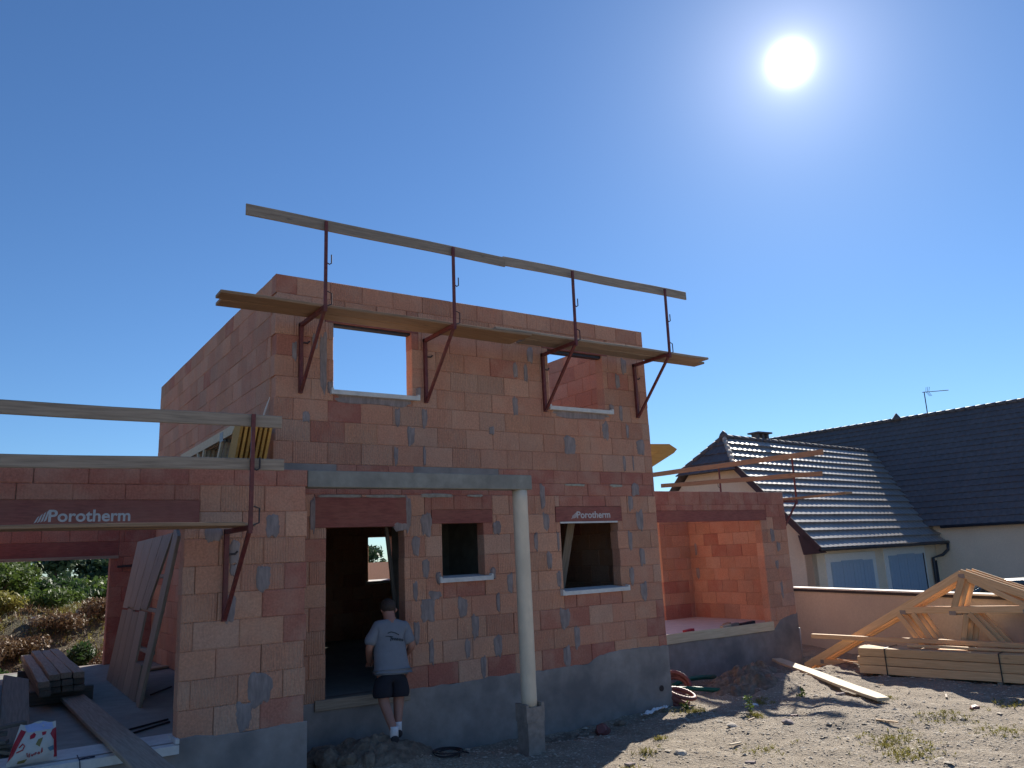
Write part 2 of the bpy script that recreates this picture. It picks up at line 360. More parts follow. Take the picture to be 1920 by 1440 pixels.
PATCH_PIER = [(-0.4, 2.09, -0.24, 2.36), (-1.09, 2.06, -0.88, 2.22), (-0.82, 1.8, -0.69, 2.07), (-0.8, 1.68, -0.71, 1.81), (-0.5, 1.49, -0.33, 1.78), (-0.85, 1.16, -0.72, 1.47), (-0.57, 0.25, -0.29, 0.6), (-0.69, 0.01, -0.51, 0.31)]
PATCH_WING = [(12.7, 1.81, 12.85, 2.12), (12.89, 1.59, 13.03, 1.8), (12.77, 1.17, 12.89, 1.38), (12.86, 0.51, 12.95, 0.88)]
PATCH_INNER = [(5.41, 1.45, 5.48, 1.88), (4.87, 1.54, 4.95, 1.87), (4.85, 0.94, 4.97, 1.23), (5.14, 0.62, 5.23, 0.9)]
RED_MAIN = [(2.17, 2.27, 3.56, 2.65), (2.54, 1.16, 3.24, 1.43), (2.0, -0.02, 2.54, 0.34), (3.28, 0.0, 3.74, 0.32), (4.79, 0.82, 5.97, 1.13), (4.75, 2.56, 6.14, 2.85), (0.97, 3.71, 1.46, 3.97), (4.27, 0.6, 4.59, 0.92), (4.88, 0.61, 5.31, 0.88), (4.21, -0.02, 4.66, 0.38), (4.95, -0.03, 5.82, 0.35), (6.57, 0.19, 7.11, 0.77)]
RED_PIER = [(-0.27, 0.87, 0.09, 1.11), (-0.47, -0.06, -0.07, 0.24), (-0.25, 1.46, 0.1, 1.65), (-0.11, 2.36, 0.13, 2.68), (-0.12, 1.17, 0.11, 1.46)]
RED_INNER = [(3.29, 1.5, 4.41, 1.86), (4.14, 0.57, 4.61, 0.87), (2.82, 0.21, 3.25, 0.54), (2.75, 1.18, 3.05, 1.39)]
PLINTH_TOP = [(0.4, -0.24), (1.43, -0.24), (1.99, 0.02), (2.67, -0.01), (3.41, 0.03), (4.14, 0.01), (4.71, 0.01), (5.2, 0.01), (5.43, 0.12), (5.72, 0.14), (6.32, 0.15), (7.07, 0.12)]
PLINTH_PIER = [(-1.3, 0.04), (-1.03, 0.03), (-0.75, 0.01), (-0.52, -0.0), (-0.34, -0.0), (-0.16, 0.02), (0.12, 0.01)]
PLINTH_WING = [(9.04, -0.16), (12.24, -0.22), (12.72, -0.21), (13.24, -0.1), (13.56, -0.01)]
# ------------------------------------------------------------------ the house under construction
HOUSE = thing('unfinished_house', (3.5, 0, 0), 'unfinished red clay brick house with scaffold brackets and no roof', 'house')
BRICKS = []      # (area score, MB data, wall name)
PAL = [((0.54, 0.268, 0.178), 8), ((0.56, 0.30, 0.205), 5), ((0.51, 0.245, 0.165), 6), ((0.55, 0.28, 0.18), 5), ((0.52, 0.30, 0.215), 3), ((0.45, 0.18, 0.125), 1.0)]
PAL_LOW = [((0.56, 0.282, 0.185), 8), ((0.58, 0.315, 0.21), 5), ((0.53, 0.255, 0.17), 6), ((0.57, 0.295, 0.19), 5), ((0.54, 0.315, 0.225), 3), ((0.46, 0.185, 0.13), 1.0)]
PALW = [w_ for _, w_ in PAL]
REDS = [(0.42, 0.165, 0.118), (0.385, 0.14, 0.105), (0.45, 0.19, 0.135)]
def subtract(rects, h):
    o = []
    for a, b, c, d in rects:            # x0 z0 x1 z1
        x0, z0, x1, z1 = h
        if x1 <= a or x0 >= c or z1 <= b or z0 >= d: o.append((a, b, c, d)); continue
        if x0 > a: o.append((a, b, x0, d))
        if x1 < c: o.append((x1, b, c, d))
        l, r_ = max(a, x0), min(c, x1)
        if z0 > b: o.append((l, b, r_, z0))
        if z1 < d: o.append((l, z1, r_, d))
    return [q for q in o if q[2]-q[0] > 0.02 and q[3]-q[1] > 0.02]
def brick_verts(axis, face, sgn, t, a0, z0, a1, z1, proud, ch=0.005):
    """chamfered block; 'face' = coordinate of the outer face, body goes to face + sgn*t"""
    f0 = face - sgn*proud; f1 = face + sgn*t
    rings = [(f0, ch), (f0 + sgn*ch, 0), (f1 - sgn*ch, 0), (f1, ch)]
    vs = []
    for f, i in rings:
        for a, z in ((a0+i, z0+i), (a1-i, z0+i), (a1-i, z1-i), (a0+i, z1-i)):
            vs.append((a, f, z) if axis == 'X' else (f, a, z))
    fs = [(0,1,2,3), (15,14,13,12)]
    for k in range(3):
        for j in range(4): fs.append((k*4+j, k*4+4+j, k*4+4+(j+1) % 4, k*4+(j+1) % 4))
    return vs, fs
def lay(wall, axis, face, sgn, a0, a1, rows, t=0.2, holes=(), blen=0.5, off=0.0, reds=(), red_rows=False, vis=1.0, seed=1, jit=0.006):
    rnd = random.Random(seed)
    for ri, (z0, z1) in enumerate(rows):
        x = a0 - ((off + (ri % 2)*blen/2) % blen)
        while x < a1 - 0.01:
            e = x + blen
            r0, r1 = max(x, a0), min(e, a1)
            if r1 - r0 < 0.03: x = e; continue
            rs = [(r0, z0, r1, z1)]
            for h in holes: rs = subtract(rs, h)
            for q in rs:
                cx, cz = (q[0]+q[2])/2, (q[1]+q[3])/2
                red = red_rows or any(h[0] <= cx <= h[2] and h[1] <= cz <= h[3] for h in reds)
                col = rnd.choice(REDS) if red else rnd.choices([p for p, _ in (PAL_LOW if z0 < 2.6 else PAL)], PALW)[0]
                k = rnd.uniform(0.94, 1.06); col = (col[0]*k, col[1]*k*.98, col[2]*k*.96)
                ribs = rnd.choice([0.05, 0.1, 0.55, 0.9]) if not red else 0.1
                gap = rnd.choice([0.0008, 0.001, 0.0015, 0.003, 0.005]) if q[2]-q[0] > .2 else .001
                vs, fs = brick_verts(axis, face, sgn, t, q[0]+gap, q[1]+rnd.uniform(.0005, .0015), q[2]-gap, q[3]-.0005, rnd.uniform(0, jit), 0.0075)
                for j in range(4):                      # knocked corners
                    if rnd.random() < .3:
                        vx = list(vs[j]); ia = 0 if axis == 'X' else 1; e_ = rnd.uniform(.004, .02)
                        vx[ia] += e_*(1 if j in (0, 3) else -1); vx[2] += rnd.uniform(.003, .014)*(1 if j in (0, 1) else -1); vs[j] = tuple(vx)
                ctr = Vector((cx, face, cz)) if axis == 'X' else Vector((face, cx, cz))
                d = ctr - CAM_POS
                sc = (q[2]-q[0])*(q[3]-q[1])/d.length_squared*abs(d.normalized()[1 if axis == 'X' else 0])*vis
                BRICKS.append((sc, vs, fs, (*col, ribs), wall))
            x = e
def rows(z0, n, h=0.3): return [(z0+i*h, z0+(i+1)*h) for i in range(n)]
def core(name_, axis, c0, c1, a0, a1, z0, z1, holes):
    """concrete/clay heart of the wall, set back from both faces, so no light leaks through joints"""
    rs = [(a0, z0, a1, z1)]
    for h in holes: rs = subtract(rs, (h[0]-.03, h[1]-.03, h[2]+.03, h[3]+.03))
    mb = MB()
    for q in rs:
        if axis == 'X': mb.box(q[0], q[2], c0, c1, q[1], q[3])
        else: mb.box(c0, c1, q[0], q[2], q[1], q[3])
    return mb

DOOR = (0.755, -0.05, 1.925, 2.25); WSM = (2.55, 1.49, 3.28, 2.28); WRT = (4.77, 1.17, 6.005, 2.27)
UWL = (0.85, 4.16, 2.10, 5.18); UWR = (4.70, 4.18, 5.92, 5.22)
LINT = [(0.59, 2.25, 1.97, 2.66), (4.68, 2.27, 6.12, 2.52), (2.38, 2.28, 3.45, 2.48), (0.72, 5.18, 2.22, 5.40), (4.58, 5.22, 6.05, 5.42)]
MH = [DOOR, WSM, WRT, UWL, UWR] + LINT
ZB = 3.12; ZT = 5.79; W = 6.96; D_ = 8.1
lay('front', 'X', 0.0, 1, 0, W, rows(0, 9), holes=MH, off=0.23, reds=RED_MAIN, seed=11)
lay('front', 'X', 0.0, 1, 0, W, [(2.7, 2.9)], red_rows=True, off=.1, holes=MH, seed=12)
lay('front', 'X', 0.0, 1, 0, W, [(2.9, ZB)], red_rows=True, off=.31, seed=13, holes=[(0.1, 2.9, 0.9, ZB), (2.1, 2.93, 3.6, ZB)])
lay('front', 'X', 0.0, 1, 0, W, rows(ZB, 8), holes=MH, off=0.23, reds=RED_MAIN, seed=14)
lay('front', 'X', 0.0, 1, 0, W, [(5.52, ZT)], holes=MH, off=.2, seed=15)
core_mb = []
core_mb.append(core('c', 'X', .03, .17, .03, W-.03, 0, ZT-.03, [DOOR, WSM, WRT, UWL, UWR]))
# left side wall of the tall block
lay('left', 'Y', 0.0, 1, .2, D_, rows(0, 9), seed=21, vis=.2)
lay('left', 'Y', 0.0, 1, .2, D_, [(2.7, 2.9), (2.9, ZB)], red_rows=True, seed=22, vis=.3)
lay('left', 'Y', 0.0, 1, .2, D_, rows(ZB, 8), seed=23, off=.1, vis=.9)
lay('left', 'Y', 0.0, 1, .2, D_, [(5.52, ZT)], seed=24)
core_mb.append(core('c', 'Y', .03, .17, .17, D_-.03, 0, ZT-.03, []))
# right side wall
lay('right', 'Y', W, -1, .2, D_, rows(0, 9), seed=31, vis=.02)
lay('right', 'Y', W, -1, .2, D_, [(2.7, 2.9), (2.9, ZB)], red_rows=True, seed=32, vis=.02)
lay('right', 'Y', W, -1, .2, D_, rows(ZB, 8), seed=33, off=.1, vis=.15)
lay('right', 'Y', W, -1, .2, D_, [(5.52, ZT)], seed=34, vis=.15)
core_mb.append(core('c', 'Y', W-.17, W-.03, .17, D_-.03, 0, ZT-.03, []))
# rear wall with one window
RW = (4.86, 1.31, 5.5, 2.36)
lay('rear', 'X', D_, -1, .2, W-.2, rows(0, 9)+[(2.7, 2.9), (2.9, ZB)]+rows(ZB, 8)+[(5.52, ZT)], holes=[RW], seed=41, vis=.02)
core_mb.append(core('c', 'X', D_-.17, D_-.03, .17, W-.17, 0, ZT-.03, [RW]))
# garage
GY = -1.08; GX0 = -4.6; GX1 = 0.10
GO = (-3.75, -0.06, -1.30, 2.255); GL = (-3.9, 2.255, -1.15, 2.53)
lay('garage_front', 'X', GY, 1, GX0, GX1, rows(0, 9), holes=[GO, GL], off=.32, reds=RED_PIER+[(-4.2, 2.5, -1.1, 2.72)], seed=51)
lay('garage_front', 'X', GY, 1, GX0, GX1, [(2.7, 2.9)], red_rows=True, off=.18, seed=52)
core_mb.append(core('c', 'X', GY+.03, GY+.17, GX0+.03, GX1-.03, 0, 2.87, [GO]))
lay('garage_side', 'Y', GX1, -1, GY+.2, 0, rows(0, 9)+[(2.7, 2.9)], seed=53, vis=.02)
core_mb.append(core('c', 'Y', GX1-.17, GX1-.03, GY+.17, -.005, 0, 2.87, []))
GRO = (-3.4, -0.06, -0.85, 2.12); GRL = (-3.6, 2.12, -.7, 2.42)
lay('garage_rear', 'X', D_, -1, GX0, 0, rows(0, 9)+[(2.7, 2.9)], holes=[GRO, GRL], reds=[(-5, -1, 0, 3)], seed=54, vis=.3)
core_mb.append(core('c', 'X', D_-.17, D_-.03, GX0+.03, -.01, 0, 2.87, [GRO]))
lay('garage_left', 'Y', GX0, 1, GY+.2, D_-.2, rows(0, 9)+[(2.7, 2.9)], seed=55, vis=.02)
core_mb.append(core('c', 'Y', GX0+.03, GX0+.17, GY+.17, D_-.17, 0, 2.87, []))
# single-storey wing on the right
WY = 2.1; WX1 = 13.35
WO = (7.7, -0.22, 12.4, 2.33); WL = (7.4, 2.33, 12.62, 2.57)
lay('wing_front', 'X', WY, 1, W, WX1, [(-.2, 0)]+rows(0, 8), holes=[WO, WL], off=.1, seed=61)
lay('wing_front', 'X', WY, 1, W, WX1, [(2.4, 2.7), (2.7, 3.0)], holes=[WO, WL], red_rows=True, off=.33, seed=62)
core_mb.append(core('c', 'X', WY+.03, WY+.17, W, WX1-.03, -.2, 2.97, [WO]))
lay('wing_right', 'Y', 13.1, 1, WY+.2, 5.33, rows(-.1, 1, .4)+rows(.3, 8)+[(2.7, 3.0)], t=.25, reds=RED_INNER[:2], seed=63, off=.2)
core_mb.append(core('c', 'Y', 13.13, 13.32, WY+.17, 5.3, -.1, 2.97, []))
WB_LIGHT_GAP = (7.2, -.1, 12.0, 2.6)  # unseen rear opening, added wide to let sun and bounce light into the wing
lay('wing_rear', 'X', 5.13, 1, W, 13.1, rows(-.1, 1, .4)+rows(.3, 8)+[(2.7, 3.0)], holes=[WB_LIGHT_GAP], reds=[(12.0, -.1, 13.2, .3)], seed=64)  # lowest bricks by the corner take the darker reds, painting in the shade there
core_mb.append(core('c', 'X', 5.16, 5.30, W, 13.1, -.1, 2.97, [WB_LIGHT_GAP]))

def brick_mesh(name, items):
    mb = MB(); cols = []
    for sc, vs, fs, col, wall in items:
        mb.add(vs, fs); cols += [col]*len(vs)
    me = bpy.data.meshes.new(name); me.from_pydata(mb.v, [], mb.f)
    bm = bmesh.new(); bm.from_mesh(me); bmesh.ops.recalc_face_normals(bm, faces=bm.faces); bm.to_mesh(me); bm.free()
    ca = me.color_attributes.new('bcol', 'FLOAT_COLOR', 'POINT')
    ca.data.foreach_set('color', [c for q in cols for c in q])
    me.materials.append(MATS['brick'])
    return me
BRICKS.sort(key=lambda q: -q[0])
for it in BRICKS[:300]:
    o = bpy.data.objects.new('brick', brick_mesh('brick', [it])); C.objects.link(o); relink(o, HOUSE)
o = bpy.data.objects.new('brick_courses', brick_mesh('brick_courses', BRICKS[300:])); C.objects.link(o); relink(o, HOUSE)
tag(o, kind='stuff')
cm = MB()
for q in core_mb: cm.add(q.v, q.f)
wpart(cm, 'wall_core', 'concrete', HOUSE)

# mortar smears on the filled joints
def blob(mb, axis, face, sgn, r, rnd, t0=.003, t1=.011):
    a0, z0, a1, z1 = r; n = 28; pts = []; tape = rnd.uniform(0, .55); ph = rnd.random()*6
    cx, cz = (a0+a1)/2, (z0+z1)/2; hw, hh = (a1-a0)/2, (z1-z0)/2
    for i in range(n):
        an = 2*math.pi*i/n
        c_, s_ = math.cos(an), math.sin(an)
        k = 1/max(abs(c_)**7 + abs(s_)**7, 1e-6)**(1/7) * rnd.uniform(.84, 1.06)
        tp = 1 - max(0, -s_)*tape
        pts.append((cx + c_*k*hw*tp, cz + s_*k*hh*(1 + .12*math.sin(an*3+ph))))
    f0 = face; f1 = face - sgn*t1
    mk = (lambda a, f, z: (a, f, z)) if axis == 'X' else (lambda a, f, z: (f, a, z))
    vs = [mk(p[0], f0 + sgn*.01, p[1]) for p in pts] + [mk(p[0], face - sgn*t0, p[1]) for p in pts] + [mk(cx+(p[0]-cx)*.75, f1, cz+(p[1]-cz)*.85) for p in pts]
    fs = [(i, (i+1) % n, (i+1) % n+n, i+n) for i in range(n)] + [(i+n, (i+1) % n+n, (i+1) % n+2*n, i+2*n) for i in range(n)] + [tuple(2*n+i for i in range(n))]
    mb.add(vs, fs)
rnd = random.Random(3)
for lst, ax, fc, sg in ((PATCH_MAIN, 'X', 0.0, 1), (PATCH_PIER, 'X', GY, 1), (PATCH_WING, 'X', WY, 1), (PATCH_INNER, 'Y', 13.1, 1)):
    for r_ in lst:
        mb = MB(); blob(mb, ax, fc-.004*sg, sg, r_, rnd); wpart(mb, 'mortar_patch', 'mortar', HOUSE)
# pale mortar beds above the lintels and below the slab edge
for r_ in ((0.62, 2.655, 1.30, 2.70), (1.32, 2.655, 1.95, 2.70), (2.2, 2.66, 2.75, 2.72), (3.0, 2.67, 3.3, 2.71), (4.9, 2.86, 5.35, 2.9), (5.9, 2.85, 6.2, 2.9), (1.2, 5.36, 1.25, 5.4)):
    mb = MB(); blob(mb, 'X', -.004, 1, r_, rnd); wpart(mb, 'mortar_bed', 'mortar_pale', HOUSE)
# dark mortar under the upper window sills and round the door lintel
for r_ in ((0.86, 4.0, 2.12, 4.16), (4.72, 4.02, 5.98, 4.17), (0.52, 2.2, 0.60, 2.66), (1.95, 2.18, 2.05, 2.68), (1.75, 2.18, 2.0, 2.3)):
    mb = MB(); blob(mb, 'X', -.004, 1, r_, rnd); wpart(mb, 'mortar_patch', 'mortar', HOUSE)
# slab edge: grey concrete where it is not faced with clay
for q in ((.1, .9, 2.9), (2.1, 3.6, 2.93)):
    mb = MB(); mb.box(q[0], q[1], .003, .03, q[2], ZB); wpart(mb, 'slab_edge', 'plinth', HOUSE)

# lintels
def lintel(r_, y0, y1, nm='lintel', notch=0.0):
    mb = MB(); mb.box(r_[0]+.003, r_[2]-.003, y0, y1, r_[1], r_[3]-.002); return wpart(mb, nm, 'lintel_red', HOUSE)
for q in LINT[:2]: lintel(q, -.012, .2)
L_sm = lintel(LINT[2], -.008, .2)
for q in LINT[3:]: lintel(q, -.006, .2)
LG = lintel(GL, GY-.014, GY+.2)
tag(LG, 'long dark red clay lintel with white lettering over the garage door opening')
lintel(GRL, D_-.2, D_+.01)
lintel(WL, WY-.008, WY+.2)
mb = MB(); mb.box(GRO[0]-.2, GRO[2]+.15, D_-.26, D_-.2, 2.07, 2.13); wpart(mb, 'lintel_board', 'wood_grey', HOUSE)
mb = MB(); mb.box(WRT[0]-.01, WRT[2]+.0, -.02, .05, 2.245, 2.272); wpart(mb, 'lintel_board', 'white_sill', HOUSE)
mb = MB(); mb.box(UWL[0]-.02, UWL[2]+.02, .04, .16, 5.15, 5.18); wpart(mb, 'shutter_box_rail', 'dark_steel', HOUSE)
mb = MB(); mb.box(UWR[0]-.02, UWR[2]+.02, .04, .16, 5.17, 5.22); wpart(mb, 'shutter_box_rail', 'dark_steel', HOUSE)
# lettering and the flame-like mark beside it
def lettering(x0, z0, width, y, parent, h):
    me = text_mesh('Porotherm', 1.0, 0.022)
    xs = [v.co.x for v in me.vertices]; ys = [v.co.y for v in me.vertices]
    wx = max(xs)-min(xs); hy = max(ys)-min(ys)
    mk_w = width*.14; tw = width*.85
    for v in me.vertices:
        a, b_, c_ = v.co
        v.co = Vector((x0 + mk_w + (a-min(xs))/wx*tw, y - c_*.5, z0 + (b_-min(ys))/hy*h))
    me.materials.append(MATS['letters'])
    o = bpy.data.objects.new('lettering', me); C.objects.link(o); relink(o, parent)
    mb = MB(); n = 4
    for i in range(n):
        a = x0 + mk_w*(i/n)*.92; ww = mk_w/n*.8
        top = z0 + h*(.35 + .65*((i+1)/n)); bot = z0 - h*.1 + h*.04*i
        for poly in ([(a, bot), (a+ww*.9, bot+h*.12), (a+ww*1.9, top), (a+ww*1.2, top-h*.12)],):
            mb.prism(poly, 1, y-.0012, y)
    wpart(mb, 'emblem', 'letters', parent)
lettering(-2.75, 2.305, .90, GY-.0145, LG, .125)
LR = [c_ for c_ in HOUSE.children if c_.name.startswith('lintel') and not c_.name.startswith('lintel_')][1]
tag(LR, 'red clay lintel with white lettering over the lower right window')
lettering(5.0, 2.325, .86, -.0125, LR, .115)

# sills
def sill(x0, x1, z, y, dpt=.30, out_=.075, name='window_sill'):
    mb = MB()
    mb.prism([(y-out_, z-.075), (y-out_, z-.012), (y+dpt-out_, z+.02), (y+dpt-out_, z-.075)], 0, x0, x1)
    for a, b_ in ((x0-.035, x0), (x1, x1+.035)):
        mb.prism([(y-out_, z-.075), (y-out_, z+.012), (y+dpt-out_-.02, z+.045), (y+dpt-out_-.02, z-.075)], 0, a, b_)
    return wpart(mb, name, 'white_sill', HOUSE)
sill(2.50, 3.35, 1.495, 0); sill(4.73, 6.10, 1.175, 0); sill(.83, 2.16, 4.185, 0); sill(4.68, 6.02, 4.215, 0)
sill(RW[0]-.05, RW[2]+.05, RW[1]+.01, D_-.02, .2, .2)
for x, z in ((.80, 4.22), (2.2, 4.25), (6.06, 4.25), (2.47, 1.5), (3.42, 1.52)):
    mb = MB(); blob(mb, 'X', -.003, 1, (x-.045, z-.1, x+.045, z+.08), rnd, .004, .03); wpart(mb, 'mortar_patch', 'mortar', HOUSE)

# foundation walls with their grey coat
def coat(top, y, x_end, zb, nm='plinth_coat'):
    mb = MB(); pts = []
    for (xa, za), (xb, zb_) in zip(top, top[1:]):
        k = max(1, int((xb-xa)/.06))
        for i in range(k):
            t = i/k; x = xa+(xb-xa)*t
            pts.append((x, za+(zb_-za)*t + noise.noise((x*5, y, 3))*.022 + noise.noise((x*17, y, 9))*.012))
    pts.append(top[-1])
    n = len(pts)
    vs = [(x, y-.002, z) for x, z in pts] + [(x, y-.010, z-.012) for x, z in pts] + [(x, y-.012, z-.3 if z-.3 > zb else zb+.05) for x, z in pts] + [(x, y-.012, zb) for x, z in pts]
    fs = [(r_*n+i, r_*n+i+1, (r_+1)*n+i+1, (r_+1)*n+i) for r_ in range(3) for i in range(n-1)]
    mb.add(vs, fs)
    return wpart(mb, nm, 'plinth', HOUSE)
TOPM = [(0.12, .005), (.6, .01), (1.2, -.02), (1.93, -.01), (1.99, 0.02), (2.67, .0), (3.41, 0.03), (4.14, 0.01), (4.71, 0.01), (5.2, 0.01), (5.43, 0.12), (5.72, 0.14), (6.32, 0.15), (W+.01, 0.12)]
coat(TOPM, 0.0, W, -1.5)
coat([(GX0, .02), (-3.7, .0), (-3.69, -.1), (-1.31, -.1), (-1.3, 0.04)] + PLINTH_PIER[1:], GY, GX1, -1.5)
coat([(W, -.14), (9.04, -0.16), (12.24, -0.20), (12.45, -.2), (12.72, .02), (13.0, .08), (WX1+.01, .13)], WY, WX1, -1.6)
mb = MB()
mb.box(0, W, .004, .25, -1.6, -.002); mb.box(0.004, .25, .25, D_, -1.6, -.002); mb.box(W-.25, W-.004, .25, D_-.004, -1.6, -.002); mb.box(.25, W-.25, D_-.25, D_-.004, -1.6, -.002)
mb.box(GX0, GX1, GY+.004, GY+.25, -1.6, -.002); mb.box(GX0, GX0+.25, GY+.25, D_, -1.6, -.002); mb.box(GX1-.25, GX1-.003, GY+.25, .0, -1.6, -.002); mb.box(GX0+.25, 0, D_-.25, D_-.004, -1.6, -.002)
mb.box(W, WX1, WY+.004, WY+.25, -1.7, -.203); mb.box(13.1, WX1, WY+.25, 5.33, -1.7, -.105); mb.box(W, 13.1, 5.13, 5.33, -1.7, -.105)
wpart(mb, 'foundation_wall', 'plinth', HOUSE)
mb = MB(); mb.tube([(6.73, -.02, -.56), (6.73, .05, -.56)], .05, 16); wpart(mb, 'pipe_hole', 'cable', HOUSE)
# floor slabs
mb = MB(); mb.box(.2, W-.2, .2, D_-.2, -.25, -.004); wpart(mb, 'floor_slab', 'slab', HOUSE)
mb = MB(); mb.box(.2, W-.2, .2, D_-.2, 2.9, 3.1); wpart(mb, 'upper_floor_slab', 'concrete', HOUSE)
mb = MB(); mb.box(GX0+.2, 0, GY+.02, D_-.02, -.25, -.004); wpart(mb, 'floor_slab', 'slab', HOUSE)
mb = MB(); mb.box(W, 13.1, WY+.08, 5.13, -.25, -.06); wpart(mb, 'floor_slab', 'screed', HOUSE)
# partition walls inside keep the ground floor dark
mb = MB(); mb.box(2.3, 2.37, .2, 1.2, 0, 2.9); wpart(mb, 'partition_wall', 'concrete', HOUSE)
mb = MB(); mb.box(3.9, 3.97, .2, 4.33, 0, 2.9); mb.box(2.95, 3.9, 2.2, 2.27, 0, 2.9); mb.box(3.97, W-.2, 4.33, 4.4, 0, 2.9); wpart(mb, 'partition_wall', 'concrete', HOUSE)
# board nailed along the slab edge of the wing, boards at the front door
plank('edge_board', (7.6, WY-.03, -.09), (12.42, WY-.03, -.10), .035, .2, 'wood_pale', HOUSE, up=(0,0,1))
plank('edge_board', (.6, -.035, -.03), (1.96, -.035, -.055), .03, .135, 'wood_grey', HOUSE)
plank('door_sill_board', (.76, .12, .02), (1.92, .12, .02), .2, .03, 'wood_dark', HOUSE)
# white threshold of the garage with its pencilled mark
mb = MB()
mb.prism([(GY-.09, -.10), (GY-.09, -.015), (GY+.40, .03), (GY+.40, -.10)], 0, GO[0]+.01, GO[2]+.02)
mb.box(GO[2]-.02, GO[2]+.02, GY-.09, GY+.3, .0, .045)
TH = wpart(mb, 'threshold', 'white_sill', HOUSE); tag(TH, 'white cast threshold across the garage opening with a pencil mark')
mb = MB()
yy = GY-.09
mb.tube([(-2.205, yy+.17, .012), (-2.2, yy+.03, -.008), (-2.198, yy-.003, -.02), (-2.19, yy-.003, -.095)], .005, 6)
lp = [(-2.2, yy+.045, -.006), (-2.12, yy+.075, -.002), (-2.06, yy+.07, -.003), (-2.06, yy+.045, -.006), (-2.12, yy+.03, -.007), (-2.2, yy+.03, -.007)]
mb.tube(lp, .005, 6)
wpart(mb, 'pencil_mark', 'ink', TH)

# porch beam and its round column on a block pier
mb = MB(); mb.box(GX1+.004, 3.47, GY-.0, GY+.2, 2.69, 2.9); o = wpart(mb, 'porch_beam', 'concrete', HOUSE)
bv = o.modifiers.new('bevel', 'BEVEL'); bv.width = .012; bv.segments = 2
mb = MB(); mb.smooth = True; mb.tube([(3.32, GY+.115, -.30 + i*.1494) for i in range(21)], [.109 + random.uniform(-.0008, .0008) for i in range(21)], 28); o = wpart(mb, 'porch_column', 'column', HOUSE)
mb = MB(); mb.box(3.195, 3.465, GY-.01, GY+.25, -1.2, -.46); wpart(mb, 'pier_block', 'pier_block', HOUSE)
mb = MB()
mb.box(3.175, 3.215, GY-.02, GY+.25, -.46, -.23); mb.box(3.43, 3.475, GY-.02, GY+.25, -.46, -.22); mb.box(3.215, 3.43, GY-.02, GY+.0, -.46, -.27); wpart(mb, 'pier_block', 'pier_block', HOUSE)
# ------------------------------------------------------------------ ground
def sstep(a, b_, x):
    t = max(0.0, min(1.0, (x-a)/(b_-a))); return t*t*(3-2*t)
def gh(x, y):
    z = -0.88
    # rises towards where the photographer stands
    d = math.hypot(x+3.3, y+10.5); z += 1.0*(1-sstep(1.5, 6.5, d))
    z += 0.24*(1-sstep(-2.2, 2.6, x))*(1-sstep(-1.0, 3, y))          # a little higher along the garage
    # heap of earth used as a step to the door
    z += 0.42*math.exp(-(((x-1.25)/.75)**2 + ((y+.62)/.55)**2))
    z += 0.10*math.exp(-(((x-2.3)/.6)**2 + ((y+1.0)/.5)**2))
    z -= 0.12*math.exp(-(((x-4.4)/1.2)**2 + ((y+.35)/.35)**2))      # dip along the wall right of the column
    z -= 0.13*sstep(.4, 1.3, y)*sstep(6.5, 7.5, x)*(1-sstep(13.0, 15, x))            # strip along the wing foundation
    hp = math.exp(-(((x-10.0)/1.5)**2 + ((y-.35)/.55)**2)) + .8*math.exp(-(((x-9.0)/.8)**2 + ((y+.3)/.5)**2))
    z += hp*(.17 + .16*noise.noise((x*2.1, y*2.1, 8)) + .07*noise.noise((x*5.3, y*5.3, 3)))
    z += 0.07*math.exp(-(((x-8.5)/1.5)**2 + ((y+2.5)/.8)**2))
    # spoil bank behind the garage
    if y > 8.3:
        k = sstep(8.4, 15.0, y)*(1-sstep(5.0, 9.0, x))
        z += 1.75*k + .25*k*noise.noise((x*.5, y*.5, 1.3)) + .1*k*noise.noise((x*1.9, y*1.9, 4.3))
        z += sstep(25, 160, y)*1.3
    if x > 16: z += 0.25*sstep(16, 40, x)
    near = 1-sstep(16, 40, math.hypot(x-4, y+1))
    z += near*(.06*noise.noise((x*.9, y*.9, 0)) + .045*noise.noise((x*2.7, y*2.7, 5)) + .022*noise.noise((x*7.5, y*7.5, 2)))
    if 0 < x < 7 and .1 < y < 8: z = min(z, -.6)
    return z
def axis_vals(lo, hi, f0, f1, fine):
    v = []; x = f0
    while x < f1: v.append(x); x += fine
    s = fine; x = f1
    while x < hi: v.append(x); s *= 1.22; x += s
    v.append(hi); s = fine; x = f0; l = []
    while x > lo: s *= 1.22; x -= s; l.append(max(x, lo))
    return sorted(set(l)) + v
xs = axis_vals(-2500, 2500, -5.0, 14.5, .10); ys = axis_vals(-600, 3000, -7.5, 3.0, .10)
vsl = [(x, y, gh(x, y)) for y in ys for x in xs]; nx = len(xs)
fsl = [(j*nx+i, j*nx+i+1, (j+1)*nx+i+1, (j+1)*nx+i) for j in range(len(ys)-1) for i in range(nx-1)]
me = bpy.data.meshes.new('ground'); me.from_pydata(vsl, [], fsl); me.materials.append(MATS['ground'])
for p_ in me.polygons: p_.use_smooth = True
GROUND = bpy.data.objects.new('ground', me); C.objects.link(GROUND); tag(GROUND, kind='structure')

